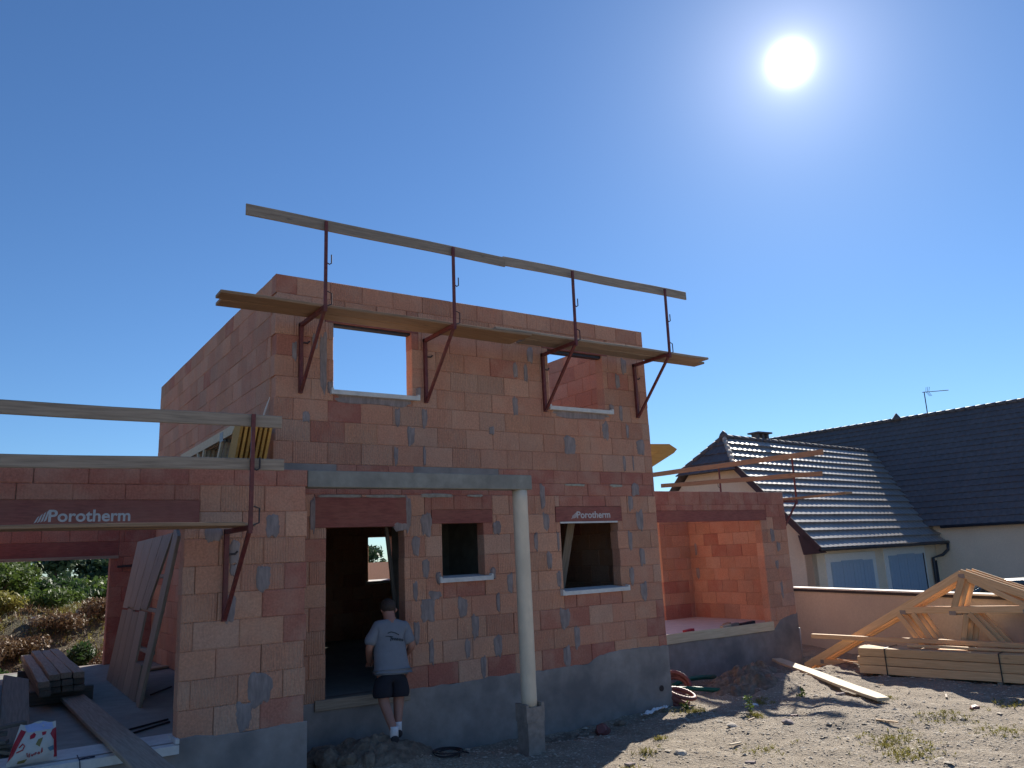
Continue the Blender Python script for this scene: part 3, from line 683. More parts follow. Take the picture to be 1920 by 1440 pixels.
# loose stones
def inside_house(x, y, e=.05):
    return (-4.6-e < x < .1+e and -1.08-e < y) or (0 < x < 6.96+e and -e < y) or (6.9 < x < 13.35+e and 2.1-e < y)
rnd = random.Random(5)
def stones(n, region, smin, smax, mb):
    x0, x1, y0, y1 = region; k = 0
    while k < n:
        x, y = rnd.uniform(x0, x1), rnd.uniform(y0, y1)
        if inside_house(x, y): k += 1; continue
        s = smin + (smax-smin)*rnd.random()**3
        z = gh(x, y) + s*.15
        a = rnd.random()*6.28; ca, sa = math.cos(a), math.sin(a)
        base = [(1, 0, 0), (0, 1, 0), (-1, 0, 0), (0, -1, 0), (.1, 0, .7), (0, .1, -.6)]
        sx_, sy_, sz_ = s*rnd.uniform(.7, 1.5), s*rnd.uniform(.6, 1.1), s*rnd.uniform(.22, .55)
        vs = []
        for bx, by, bz in base:
            bx *= sx_*rnd.uniform(.8, 1.2); by *= sy_*rnd.uniform(.8, 1.2); bz *= sz_
            vs.append((x + bx*ca - by*sa, y + bx*sa + by*ca, z + bz))
        mb.add(vs, [(0,1,4),(1,2,4),(2,3,4),(3,0,4),(1,0,5),(2,1,5),(3,2,5),(0,3,5)])
        k += 1
mb = MB()
stones(17000, (1.5, 9.5, -6.2, 0), .007, .026, mb); stones(6000, (6, 14, -5, 2.0), .008, .032, mb); stones(300, (0.8, 12, -6, 1.5), .03, .065, mb)
o = mb.build('gravel', 'stone'); tag(o, 'loose pale stones scattered over the building ground', 'gravel', kind='stuff')

# heaps of loose earth
def heap(cx, cy, rx, ry, h, label, seed, rough=1.0):
    mb = MB(); mb.smooth = False; n = 46; sd = seed*3.7
    def hz(a_, b_):
        r2 = a_*a_ + b_*b_; x, y = cx+a_*rx, cy+b_*ry
        e = 1 + .35*noise.noise((a_*1.6+sd, b_*1.6, 2))
        k = max(0.0, 1 - r2/e)
        z = gh(x, y) - .05 + h*k**.8*(1 + .3*noise.noise((a_*2.5, b_*2.5+sd, 1)))
        z += rough*k*(.05*noise.noise((x*6, y*6, sd)) + .03*noise.noise((x*14, y*14, sd)) + .014*noise.noise((x*33, y*33, sd)))
        return (x, y, z)
    vs = [hz(-1.2+2.4*i/n, -1.2+2.4*j/n) for j in range(n+1) for i in range(n+1)]
    keep = [(j*(n+1)+i, j*(n+1)+i+1, (j+1)*(n+1)+i+1, (j+1)*(n+1)+i) for j in range(n) for i in range(n)]
    mb.add(vs, keep); o = mb.build('earth_heap', 'earth'); tag(o, label, 'earth', 'heaps of earth along the house'); return o
heap(1.25, -.66, .95, .55, .10, 'brown earth heap below the front door that the person stands on', 1)
heap(.75, -.35, .4, .3, .16, 'dark clods in the corner left of the door heap', 2, 1.6)
heap(4.6, -.25, 1.1, .22, .07, 'strip of dark earth along the plinth right of the column', 3, 1.4)
heap(9.55, .6, 1.25, .6, .24, 'uneven earth heap in front of the low wing beside the loose plank', 4, 1.8)
heap(8.8, -.15, .85, .45, .16, 'low earth hump between the conduit coils and the loose plank', 5, 1.6)
heap(12.9, .2, .9, .7, .06, 'earth hump at the foot of the leaning trusses', 6, 1.3)
# small timber and mortar scraps lying about
scr = [(5.6, -2.55, .22, 'wood_pale'), (6.9, -1.75, .16, 'wood_brown'), (8.0, -3.3, .3, 'wood_new'), (9.4, -1.6, .14, 'mortar'), (5.0, -3.3, .12, 'mortar'), (10.4, -2.9, .25, 'wood_grey'), (7.6, -2.0, .1, 'hose_red'), (11.0, -1.3, .2, 'wood_new'), (3.9, -2.3, .13, 'mortar')]
scr_lab = ['short pale lath on the gravel in front of the house corner', 'brown wood chip near the shadow edge', 'longer fresh lath on the gravel among the weeds', 'grey mortar crumb near the far end of the loose plank', 'grey mortar crumb on the gravel at the lower edge', 'weathered stick in front of the timber bundle', 'red clay chip left of the loose plank', 'fresh offcut beside the timber bundle shadow', 'grey mortar crumb at the tip of the house shadow']
for (x, y, l_, mt_), lb in zip(scr, scr_lab):
    a = x*7.3; d_ = Vector((math.cos(a), math.sin(a), 0))*l_/2; c_ = Vector((x, y, gh(x, y)+.015))
    plank('ground_scrap', c_-d_, c_+d_ + Vector((0, 0, .01)), .035 if 'wood' in mt_ else .08, .018 if 'wood' in mt_ else .03, mt_, label=lb, cat='scrap', group='scraps on the building ground', warp=.001)
# rubble by the door heap
rub = [(0.62, -.35, .16), (.85, -.15, .12), (.55, -.62, .14), (.42, -.3, .13), (.95, -.95, .09), (.72, -.8, .11), (2.05, -.3, .08), (5.1, -.35, .12), (5.5, -.3, .08)]
rub_lab = ['jagged concrete lump left of the dirt heap below the front door', 'small concrete lump wedged against the foundation below the front door', 'broken concrete lump at the garage pier corner beside the dirt heap', 'dark lump in the corner between garage pier and house', 'small lump at the foot of the dirt heap', 'tilted concrete chunk on the left flank of the dirt heap', 'small chunk against the plinth right of the standing man', 'reddish broken brick lying along the plinth right of the column', 'small dark lump beside the broken brick along the plinth']
for (x, y, s), lb in zip(rub, rub_lab):
    bm = bmesh.new(); bmesh.ops.create_icosphere(bm, subdivisions=2, radius=1)
    for v in bm.verts:
        v.co = Vector((v.co.x*s*1.3, v.co.y*s, v.co.z*s*.8)) * (1 + .35*noise.noise(v.co*1.7 + Vector((x*9, y*7, s))))
    me = bpy.data.meshes.new('rubble'); bm.to_mesh(me); bm.free(); me.materials.append(MATS['earth' if lb[0] != 'r' else 'hose_red'])
    o = bpy.data.objects.new('rubble_lump', me); C.objects.link(o); o.location = (x, y, gh(x, y)+s*.25); o.rotation_euler = (rnd.random(), rnd.random(), rnd.random()*6)
    tag(o, lb, 'rubble', 'rubble along the foot of the wall')
# loose fragments on the sunlit ground
frag = [(7.05, -2.3, .09, 'mortar', 'grey stone slab lying on the sunlit gravel'), (6.35, -1.85, .07, 'boundary_render', 'reddish brick scrap at the edge of the shadow'), (4.7, -2.4, .07, 'stone', 'round grey stone on sunlit gravel in front of the house corner'), (7.9, -.95, .08, 'plastic_white', 'pale flat scrap on the gravel at the shadow edge'), (9.9, -3.6, .07, 'hose_red', 'dark clod on the gravel in front of the timber bundle')]
for x, y, s, mt_, lb in frag:
    bm = bmesh.new(); bmesh.ops.create_icosphere(bm, subdivisions=2, radius=1)
    for v in bm.verts: v.co = Vector((v.co.x*s*1.4, v.co.y*s, v.co.z*s*.5)) * (1 + .35*noise.noise(v.co*1.9 + Vector((x*9, y*7, s))))
    me = bpy.data.meshes.new('fragment'); bm.to_mesh(me); bm.free(); me.materials.append(MATS[mt_])
    o = bpy.data.objects.new('ground_fragment', me); C.objects.link(o); o.location = (x, y, gh(x, y)+s*.2); o.rotation_euler = (.2, .1, x)
    tag(o, lb, 'stone')

# ------------------------------------------------------------------ scaffold brackets
def bracket(X, Y, Zarm, dirv, label, group, post_h=1.2, hooks=(0,1)):
    """wall bracket: upright against the wall, arm, brace, guard post at the arm's end; dirv = outward"""
    dx, dy = dirv
    t = thing('scaffold_bracket', (X, Y, Zarm-1.0), label, 'scaffold bracket', group)
    P = lambda s, z: (X+dx*s, Y+dy*s, Zarm+z)
    side = (-dy, dx, 0)
    mb = MB(); mb.bar(P(.03, -.98), P(.03, .03), .05, .05, up=side); wpart(mb, 'wall_upright', 'red_paint', t)
    mb = MB(); mb.bar(P(.0, 0), P(.97, 0), .05, .05, up=side); wpart(mb, 'arm', 'red_paint', t)
    mb = MB(); mb.bar(P(.06, -.95), P(.93, -.02), .035, .04, up=side); wpart(mb, 'brace', 'red_paint', t)
    mb = MB(); mb.bar(P(.95, -.06), P(.95 + .02, post_h), .03, .04, up=side); wpart(mb, 'guard_post', 'red_paint', t)
    mb = MB(); s = Vector(side)*.05
    q = lambda s_, z, k: Vector(P(s_, z)) + Vector(side)*k
    mb.tube([q(.95, .02, .02), q(.95, .05, .09), q(.95, .2, .09), q(.95, .22, .03)], .009, 6); wpart(mb, 'hook', 'dark_steel', t)
    mb = MB(); mb.tube([q(.96, .62, .01), q(.96, .60, .05), q(.96, .62, .08), q(.96, .74, .08)], .009, 6); wpart(mb, 'hook', 'dark_steel', t)
    mb = MB(); mb.tube([q(.02, -.25, .0), q(.02, -.25, .1), q(.02, -.22, .13)], .012, 6); wpart(mb, 'wall_pin', 'dark_steel', t)
    return t
GB = 'scaffold brackets on the front wall'
bracket(.36, 0, 5.07, (0, -1), 'dark red scaffold bracket on upper front wall, leftmost, beside the large window opening', GB)
bracket(2.32, 0, 5.07, (0, -1), 'dark red scaffold bracket just right of the upper left window opening', GB)
bracket(4.57, 0, 5.08, (0, -1), 'dark red scaffold bracket just left of the upper right window opening', GB)
bracket(6.67, 0, 5.10, (0, -1), 'dark red scaffold bracket at the upper right corner of the front wall', GB)
bracket(-.85, GY, 2.17, (0, -1), 'low dark red scaffold bracket on the garage pier beside the lintel lettering', GB)
bracket(-4.2, GY, 2.17, (0, -1), 'dark red scaffold bracket on the far left garage pier', GB)
bracket(WX1, 2.42, 2.8, (1, 0), 'scaffold bracket on the low wing side wall, in front of the neighbouring roof', GB)
bracket(WX1, 4.9, 2.8, (1, 0), 'scaffold bracket at the rear of the low wing side wall', GB)
GP = 'scaffold boards'
# upper platform, boards on the arms
plank('scaffold_board', (-.95, -.735, 5.115), (3.75, -.735, 5.12), .27, .04, 'wood_brown', label='long outer platform board under the upper left window, jutting past the house corner', cat='board', group=GP)
plank('scaffold_board', (-.88, -.45, 5.115), (3.7, -.45, 5.12), .27, .04, 'wood_brown', label='long inner platform board close to the wall by the upper left window', cat='board', group=GP)
plank('scaffold_board', (3.1, -.72, 5.16), (7.75, -.74, 5.155), .27, .04, 'wood_grey', label='outer platform board running past the upper right corner of the house', cat='board', group=GP)
plank('scaffold_board', (3.85, -.43, 5.16), (7.95, -.45, 5.155), .27, .04, 'wood_grey', label='inner platform board above the upper right window', cat='board', group=GP)
# guard boards
plank('guard_board', (-.69, -.92, 6.235), (3.27, -.92, 6.225), .03, .155, 'wood_grey', up=(0,0,1), label='left guard board high above the roofless wall, ends in the sky', cat='board', group=GP)
plank('guard_board', (3.26, -.885, 6.255), (7.28, -.885, 6.285), .03, .15, 'wood_grey', label='right guard board above the wall on the two right posts', cat='board', group=GP)
# garage guard boards and platform
plank('guard_board', (-5.2, -2.0, 3.30), (-.53, -2.0, 3.305), .03, .135, 'wood_grey', label='upper guard board crossing the sky in front of the garage', cat='board', group=GP)
plank('guard_board', (-5.2, -2.0, 2.79), (-.50, -2.0, 2.84), .03, .125, 'wood_grey', label='lower guard board along the top of the garage wall', cat='board', group=GP)
plank('scaffold_board', (-5.2, -1.86, 2.215), (-.9, -1.88, 2.215), .25, .04, 'wood_brown', label='platform board just below the garage lintel lettering', cat='board', group=GP)
plank('scaffold_board', (-5.2, -1.58, 2.215), (-.7, -1.58, 2.215), .25, .04, 'wood_brown', label='inner platform board hidden behind the garage platform edge', cat='board', group=GP)
# wing guard boards
plank('guard_board', (14.27, 1.45, 3.96), (14.27, 7.6, 4.04), .03, .14, 'wood_brown', label='upper guard board slanting across the tiled roof of the neighbour', cat='board', group=GP)
plank('guard_board', (14.27, 1.55, 3.43), (14.27, 7.2, 3.66), .03, .12, 'wood_brown', label='lower guard board in front of the tiled roof of the neighbour', cat='board', group=GP)
plank('scaffold_board', (13.8, .6, 2.86), (13.8, 6.3, 2.86), .3, .045, 'wood_brown', label='warped platform board sticking out beside the low wing', cat='board', group=GP)

# ------------------------------------------------------------------ roof trusses stored on the garage and on the wing
def small_truss(x):
    t = thing('roof_truss', (x, 0, 3.0), '', 'roof truss', 'roof trusses stored on the garage walls')
    mb = MB()
    th = .036
    mb.prism([(-.12, 3.56), (.06, 3.60), (3.1, 3.60), (3.1, 3.48), (.02, 3.48)], 0, x-th/2, x+th/2); a = wpart(mb, 'top_chord', 'wood_pale', t)
    mb = MB(); mb.prism([(-.42, 3.56), (-.10, 3.60), (.36, 2.93), (-.02, 2.93)][::1], 0, x-th/2+.001, x+th/2-.001); wpart(mb, 'tail', 'wood_yellow', t)
    for y0, y1 in ((.55, .95), (1.55, 1.75), (1.95, 1.7), (2.55, 2.95)):
        mb = MB(); mb.bar((x, y0, 3.49), (x, y1, 2.95), .07, th*.9, up=(1,0,0)); wpart(mb, 'web', 'wood_pale', t)
    mb = MB(); mb.prism([(.3, 2.91), (3.6, 2.91), (3.6, 3.0), (.3, 3.0)], 0, x-th/2+.002, x+th/2-.002); wpart(mb, 'bottom_chord', 'wood_pale', t)
    mb = MB(); mb.box(x-th/2-.003, x+th/2+.003, .45, .62, 3.45, 3.58); wpart(mb, 'nail_plate', 'galvanised', t)
    return t
names_l = ['outermost', 'second', 'third', 'fourth', 'fifth', 'sixth', 'innermost']
for i in range(7):
    t = small_truss(-.52 + i*.062)
    t['label'] = 'yellow-ended roof truss standing on the garage, %s from the open side of its bundle' % names_l[i]
def tail_truss(y):
    t = thing('roof_truss', (8.0, y, 3.0), '', 'roof truss', 'roof trusses stored on the wing walls'); th = .038
    mb = MB(); mb.prism([(7.05, 3.96), (9.60, 4.06), (9.83, 3.95), (9.72, 3.86), (8.4, 3.24), (7.9, 3.02), (7.35, 3.02), (9.25, 3.88), (7.05, 3.84)], 1, y-th/2, y+th/2)
    wpart(mb, 'tail', 'wood_yellow', t)
    mb = MB(); mb.prism([(8.0, 3.1), (8.75, 3.42), (9.35, 3.74), (9.2, 3.90), (8.0, 3.86)], 1, y-th/2+.006, y+th/2-.006); wpart(mb, 'gusset', 'wood_yellow', t)
    return t
for i in range(4):
    t = tail_truss(2.14 + i*.05)
    t['label'] = 'orange truss tail jutting past the house corner over the wing, %s from the front' % ('first', 'second', 'third', 'last')[i]
# pale strap tied to the bundle against the side wall
mb = MB(); mb.tube([(-.06, .35, 3.62), (-.055, .30, 3.75), (-.05, .18, 3.88), (-.04, .05, 4.02)], [.006, .012, .014, .004], 6)
o = mb.build('tie_strap', 'plastic_white'); tag(o, 'thin white strap curling up the side wall above the truss bundle', 'strap')

# ------------------------------------------------------------------ trusses leaning at the boundary wall, with the strapped timber
def big_truss(off, label):
    t = thing('roof_truss', (12.66+off, 1.43, -.95), label, 'roof truss', 'roof trusses leaning by the boundary wall')
    a = R(-4); dr = Vector((-math.sin(a), -math.cos(a), 0)); base = Vector((12.66+off, 1.43 - off*.5, 0)); lean = Vector((.12, 0, 0))
    def P(s, z): return base + dr*s + Vector((0, 0, z)) + lean*(z+.95)/2
    nrm = Vector((1, 0, 0)); th = .04
    def member(nm, p0, p1, wd, mt='wood_new', par=t):
        o = plank(nm, P(*p0), P(*p1), th, wd, mt, par, up=Vector((0,0,1)) if abs(p1[0]-p0[0]) > .01 else dr, warp=.001)
        return o
    ax, az = 3.55, 1.10
    member('rafter', (-.05, -.97), (ax, az-.08), .15); member('rafter', (ax-.02, az-.06), (2*ax+.9, -.62), .15)
    member('bottom_chord', (.1, -.86), (2*ax, -.86), .14)
    member('collar', (2.35, .30), (4.9, .38), .13)
    member('web', (ax, az-.16), (ax-.22, .36), .12); member('web', (ax+.12, az-.18), (4.65, .42), .10)
    member('web', (2.2, .22), (2.95, -.8), .11); member('web', (2.5, .24), (3.15, -.8), .11)
    member('web', (3.55, .25), (3.3, -.8), .10); member('web', (3.6, .27), (4.5, -.8), .11)
    member('web', (4.62, .3), (4.6, -.8), .11); member('web', (4.8, .33), (5.7, -.8), .11)
    for s, z in ((2.3, .26), (3.3, .27), (4.62, .33), (ax, az-.12), (.35, -.84)):
        mb = MB(); q = P(s, z); mb.box(q.x-.0225, q.x+.0225, q.y-.065, q.y+.065, q.z-.04, q.z+.04); wpart(mb, 'nail_plate', 'galvanised', t)
    return t
for i, lb in enumerate(('front', 'middle', 'hindmost')):
    big_truss(i*.11, '%s of the big new roof trusses leaning between the strapped timber and the boundary wall' % lb)
TB = thing('timber_bundle', (12.1, -2, -.85), 'strapped bundle of new sawn timber lying in front of the leaning trusses', 'timber')
A = Vector((11.79, -.42, 0)); Bv = Vector((.198, -.98, 0)); Nn = Vector((.98, .198, 0))
for lv in range(3):
    for k in range(4):
        z = -.77 + lv*.165
        p0 = A + Bv*random.uniform(-.03, .03) + Nn*(.085 + k*.165); p1 = p0 + Bv*5.6
        plank('sawn_board', p0 + Vector((0, 0, z)), p1 + Vector((0, 0, z)), .158, .155, 'wood_new', TB, warp=.002)
for s in (.55, 2.55, 4.6):
    q = A + Bv*s; mb = MB()
    pts = [q - Nn*.006 + Vector((0,0,-.86)), q - Nn*.006 + Vector((0,0,-.352)), q + Nn*.68 + Vector((0,0,-.352)), q + Nn*.68 + Vector((0,0,-.86))]
    for a_, b_ in zip(pts, pts[1:]): mb.bar(a_, b_, .02, .006, up=Bv.cross(b_-a_))
    wpart(mb, 'strap', 'strap', TB)
for s in (.5, 2.5, 4.7):
    q = A + Bv*s; plank('bearer', q - Nn*.02 + Vector((0,0,-.885)), q + Nn*.75 + Vector((0,0,-.885)), .08, .075, 'wood_grey', TB)
plank('loose_batten', A + Nn*.52 + Vector((.1, 1.35, -.27)) , A + Nn*.52 + Bv*5.2 + Vector((0, 0, -.27)), .12, .09, 'wood_new', label='long batten lying on top of the strapped timber, its left end sticking out', cat='timber')
plank('loose_batten', A + Nn*.3 + Bv*.9 + Vector((0, 0, -.32)) , A + Nn*.34 + Bv*5.4 + Vector((0, 0, -.32)), .1, .045, 'wood_new', label='thin batten lying along the middle of the strapped timber', cat='timber')
# the loose plank on the ground
pa = Vector((12.0, 1.75, gh(12.0, 1.75)+.25)); pb = Vector((9.15, -2.55, gh(9.15, -2.55)+.05))
plank('loose_plank', pa, pb, .27, .05, 'wood_pale', label='single pale plank lying on the earth in front of the low wing', cat='board', chamfer=.25)

# ------------------------------------------------------------------ boundary wall
bw = thing('boundary_wall', (14.3, 0, -1), 'low beige rendered boundary wall with a pale coping', 'wall')
wd = Vector((.274, .962, 0)); w0 = Vector((15.26, 3.42, 0)) + wd*1.5; wlen = 17
def bwbox(nm, s0, s1, hw, z0, z1, mt, off=0.0):
    mb = MB(); nrm = Vector((.962, -.274, 0))
    mb.bar(w0 - wd*s0 + nrm*off + Vector((0,0,(z0+z1)/2)), w0 - wd*s1 + nrm*off + Vector((0,0,(z0+z1)/2)), hw, z1-z0); return wpart(mb, nm, mt, bw)
bwbox('wall_body', 0, wlen, .2, -1.8, .50, 'boundary_render', .1)
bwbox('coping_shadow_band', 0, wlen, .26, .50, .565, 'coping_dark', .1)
bwbox('coping', 0, wlen, .30, .565, .60, 'coping', .1)
mb = MB(); q = Vector((13.62, 2.3, 0)); mb.smooth = True; mb.tube([(13.62, 2.33, -1.15), (13.6, 2.3, -.25)], .055, 14); o = mb.build('drain_pipe', 'pvc'); tag(o, 'grey plastic pipe standing at the corner of the low wing', 'pipe')

# ------------------------------------------------------------------ neighbouring house
NB = thing('neighbour_house', (20, 7, -.9), 'beige neighbouring house with dark tiled roofs and blue shutters', 'house')
nu = Vector((math.sin(R(84)), math.cos(R(84)), 0)); nv = Vector((-nu.y, nu.x, 0)); nE = Vector((18.12, 4.65, 0)); ZE = 1.59
def NP(u_, v_, z): return nE + nu*u_ + nv*v_ + Vector((0, 0, z))
b_, h_, a_ = 3.8, 4.0, 1.2
UE2, ZE2 = 9.0, 2.2     # eave of the long rear block
RZ2 = 7.05; UR2 = UE2 + (RZ2-ZE2)
def quads(mb, pts, fs): mb.add(pts, fs)
def right_bound(z): return UE2 + .25 + (z-ZE2) + .35
nrows = 15
def course(nm, fu0, fu1, s0, s1, P, mt, wave=.022, per=.30, thick=.034, step=.05, par=NB, lift=.0, hashk=0, nose=.6):
    """one course of profiled tiles; P(u, s, h): point on slope at fraction s, h above it"""
    mb = MB(); mb.smooth = False
    ua, ub = fu0(s0), fu1(s0); uc, ud = fu0(s1), fu1(s1)
    ulo, uhi = min(ua, uc), max(ub, ud)
    if uhi - ulo < .1: return None
    n = max(2, int((uhi-ulo)/step)); vs = []
    for i in range(n+1):
        t = i/n; ul = ua + (ub-ua)*t; uu = uc + (ud-uc)*t
        wv = wave*(.5+.5*math.sin(2*math.pi*(ul/per) + hashk*.9))
        jit = .004*math.sin(math.floor(ul/per)*12.9898 + hashk*7)
        sm = s0 + (s1-s0)*nose; um = ul + (uu-ul)*nose
        vs += [P(ul, s0-.012, 0.0+lift), P(ul, s0-.012, thick+wv+jit+lift), P(um, sm, .008+wv*.7+lift), P(uu, s1, .004+wv*.5+lift)]
    fs = []
    for i in range(n):
        a0 = i*4; b0 = (i+1)*4
        fs += [(a0, b0, b0+1, a0+1), (a0+1, b0+1, b0+2, a0+2), (a0+2, b0+2, b0+3, a0+3)]
    mb.add(vs, fs)
    return wpart(mb, nm, mt, par)
nF = (-nv*math.sin(math.atan2(h_, b_)) + Vector((0,0,1))*math.cos(math.atan2(h_, b_)))
def PF(u_, s, h): return NP(u_, b_*s, ZE + h_*s) + nF*h
lf = lambda s: 0.0 if s < .7 else a_*(s-.7)/.3
rf = lambda s: right_bound(ZE+h_*s)
front = thing_front = MB(); front.add([PF(0, 0, 0), PF(rf(0), 0, 0), PF(rf(1), 1, 0), PF(a_, 1, 0), PF(0, .7, 0)], [(0,1,2,3,4)])
front.add([PF(0, 0, -.06), PF(rf(0), 0, -.06), PF(rf(1), 1, -.06), PF(a_, 1, -.06), PF(0, .7, -.06)], [(4,3,2,1,0)]); RF = wpart(front, 'roof', 'roof_tile', NB)
for i in range(nrows): course('tile_course', lf, rf, i/nrows, (i+1)/nrows, PF, 'roof_tile', par=RF, hashk=i, thick=.075, nose=.6, wave=.015)
# rear slope and half hip
nBk = (nv*math.sin(math.atan2(h_, b_)) + Vector((0,0,1))*math.cos(math.atan2(h_, b_)))
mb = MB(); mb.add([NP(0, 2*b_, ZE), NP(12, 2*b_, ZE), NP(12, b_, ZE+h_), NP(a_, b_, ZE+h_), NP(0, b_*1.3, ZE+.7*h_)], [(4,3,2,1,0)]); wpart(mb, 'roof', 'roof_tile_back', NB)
hipn = (NP(0, b_*1.3, ZE+.7*h_)-NP(0, b_*.7, ZE+.7*h_)).cross(NP(a_, b_, ZE+h_)-NP(0, b_*.7, ZE+.7*h_)).normalized()
if hipn.z < 0: hipn = -hipn
mb = MB(); mb.add([NP(-.12, b_*.7-.1, ZE+.7*h_-.12), NP(-.12, b_*1.3+.1, ZE+.7*h_-.12), NP(a_, b_, ZE+h_)], [(0,1,2)]); RH = wpart(mb, 'roof_hip', 'roof_tile_back', NB)
def PH(u_, s, h): return NP(-.12 + (a_+.12)*s, u_, ZE+.7*h_-.12 + (.3*h_+.12)*s) + hipn*h
for i in range(4): course('tile_course', lambda s: b_ - b_*.33*(1-s), lambda s: b_ + b_*.33*(1-s), i/4, (i+1)/4, PH, 'roof_tile_back', par=RH, hashk=i)
# ridge and hip caps
def caps(nm, p0, p1, n, r_, mt):
    for i in range(n):
        q0 = p0 + (p1-p0)*(i/n); q1 = p0 + (p1-p0)*((i+1.08)/n); mb = MB(); mb.smooth = True
        mb.tube([q0, q1], [r_*1.08, r_*.92], 10); wpart(mb, nm, mt, NB)
caps('ridge_tile', NP(a_, b_, ZE+h_+.02), NP(right_bound(ZE+h_), b_, ZE+h_+.02), 24, .09, 'roof_tile_back')
caps('hip_tile', NP(-.05, b_*.7-.03, ZE+.7*h_-.02), NP(a_, b_, ZE+h_+.02), 6, .085, 'ridge_rough')
caps('hip_tile', NP(-.05, b_*1.3+.03, ZE+.7*h_-.02), NP(a_, b_, ZE+h_+.02), 6, .085, 'roof_tile_back')
mb = MB(); mb.smooth = True; mb.tube([NP(a_, b_, ZE+h_-.05), NP(a_, b_, ZE+h_+.12), NP(a_, b_, ZE+h_+.24)], [.2, .13, .02], 10); wpart(mb, 'finial', 'roof_tile_back', NB)
# long rear block
n2n = (-nu + Vector((0,0,1))).normalized()
def P2(v_, s, h): return NP(UE2 + (UR2-UE2)*s, v_, ZE2 + (RZ2-ZE2)*s) + n2n*h
V0, V1 = -13.0, 11.0
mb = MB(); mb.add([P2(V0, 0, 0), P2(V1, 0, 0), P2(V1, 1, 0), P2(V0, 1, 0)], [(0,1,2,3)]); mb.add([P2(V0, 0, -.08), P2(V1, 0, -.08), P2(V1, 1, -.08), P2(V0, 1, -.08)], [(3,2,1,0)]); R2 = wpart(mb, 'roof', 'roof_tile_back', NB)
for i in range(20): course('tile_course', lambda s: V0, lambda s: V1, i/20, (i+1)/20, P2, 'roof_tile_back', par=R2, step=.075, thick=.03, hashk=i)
mb = MB(); mb.add([P2(V0, 1, 0), P2(V1, 1, 0), NP(2*UR2-UE2, V1, ZE2), NP(2*UR2-UE2, V0, ZE2)], [(0,1,2,3)]); wpart(mb, 'roof', 'roof_tile_back', NB)
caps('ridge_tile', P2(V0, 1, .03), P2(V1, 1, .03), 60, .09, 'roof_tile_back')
mb = MB(); q = P2(3.15, 1, 0); mb.smooth = True; mb.tube([q, q+Vector((0,0,.12)), q+Vector((0,0,.32))], [.26, .17, .03], 8); wpart(mb, 'finial', 'roof_tile_back', NB)
# walls
def nbox(nm, u0, u1, v0, v1, z0, z1, mt, par=NB):
    mb = MB(); mb.add([NP(u0,v0,z0),NP(u1,v0,z0),NP(u1,v1,z0),NP(u0,v1,z0),NP(u0,v0,z1),NP(u1,v0,z1),NP(u1,v1,z1),NP(u0,v1,z1)], [(0,3,2,1),(4,5,6,7),(0,1,5,4),(1,2,6,5),(2,3,7,6),(3,0,4,7)]); return wpart(mb, nm, mt, par)
nbox('wall', .35, UE2+.3, .45, .7, -1.6, ZE+.35, 'render_wall')
mb = MB()
gp = [(.45, -1.6), (.45, ZE+.35), (b_*.72, ZE+.7*h_-.1), (b_*1.28, ZE+.7*h_-.1), (2*b_-.45, ZE+.35), (2*b_-.45, -1.6)]
mb.add([NP(.35, v_, z) for v_, z in gp] + [NP(.6, v_, z) for v_, z in gp], [(0,1,2,3,4,5), (11,10,9,8,7,6)] + [(i, (i+1) % 6, (i+1) % 6+6, i+6) for i in range(6)])
wpart(mb, 'gable_wall', 'render_wall', NB)
nbox('wall', UE2+.30, UE2+.55, V0+.3, .45, -1.6, ZE2+.3, 'render_wall'); nbox('wall', UE2+.55, 2*UR2-UE2-.4, V0+.3, V0+.55, -1.6, ZE2, 'render_wall')
# openings with blue shutters on the front of the low block
for u0, u1, zt in ((1.35, 4.1, 1.15), (5.3, 8.0, 1.22)):
    fr = nbox('window_surround', u0-.28, u1+.28, .425, .45, -.9, zt+.22, 'render_white')
    n_ = 4
    for k in range(n_):
        w_ = (u1-u0)/n_; sh = nbox('shutter', u0+k*w_+.006, u0+(k+1)*w_-.006, .395, .424, -.9, zt-.03*abs(k-1.5), 'shutter')
        for j in range(3): nbox('slat', u0+k*w_+.02+(w_-.04)*j/3, u0+k*w_+.02+(w_-.04)*(j+1)/3-.012, .387, .395, -.88, zt-.06-.03*abs(k-1.5), 'shutter', sh)
mb = MB(); mb.tube([NP(8.02, .385, 1.2), NP(8.02, .385, -.9)], .02, 6); wpart(mb, 'shutter_bar', 'cable', NB)
# eaves: gutter, rafter ends, barge board, downpipe
mb = MB(); mb.smooth = True; mb.tube([NP(.0, -.06, ZE-.05), NP(UE2+.25, -.06, ZE-.05)], .065, 10); wpart(mb, 'gutter', 'gutter', NB)
for i in range(14):
    nbox('rafter_end', .5+i*.64, .5+i*.64+.08, .03, .46, ZE-.12, ZE-.02+.0, 'gutter')
mb = MB(); f0, f1 = PF(-.02, -.01, -.02), PF(-.02, .72, -.02); mb.bar(f0, f1, .04, .2, up=nF); wpart(mb, 'barge_board', 'fascia', NB)
mb = MB(); mb.add([NP(-.04, -.06, ZE-.16), NP(-.04, .5, ZE-.2), NP(-.04, .62, ZE+.4), NP(-.04, .3, ZE+.35), NP(.34, -.06, ZE-.16), NP(.34, .5, ZE-.2), NP(.34, .62, ZE+.4), NP(.34, .3, ZE+.35)], [(0,1,2,3),(7,6,5,4),(0,4,5,1),(1,5,6,2),(2,6,7,3),(3,7,4,0)]); wpart(mb, 'eave_bracket', 'fascia', NB)
mb = MB(); mb.smooth = True; mb.tube([NP(UE2+.1, -.1, ZE-.1), NP(UE2+.1, -.08, ZE-.32), NP(UE2+.02, .1, ZE-.5), NP(UE2-.25, .36, ZE-.6), NP(UE2-.25, .36, -1.4)], .055, 10); wpart(mb, 'downpipe', 'gutter', NB)
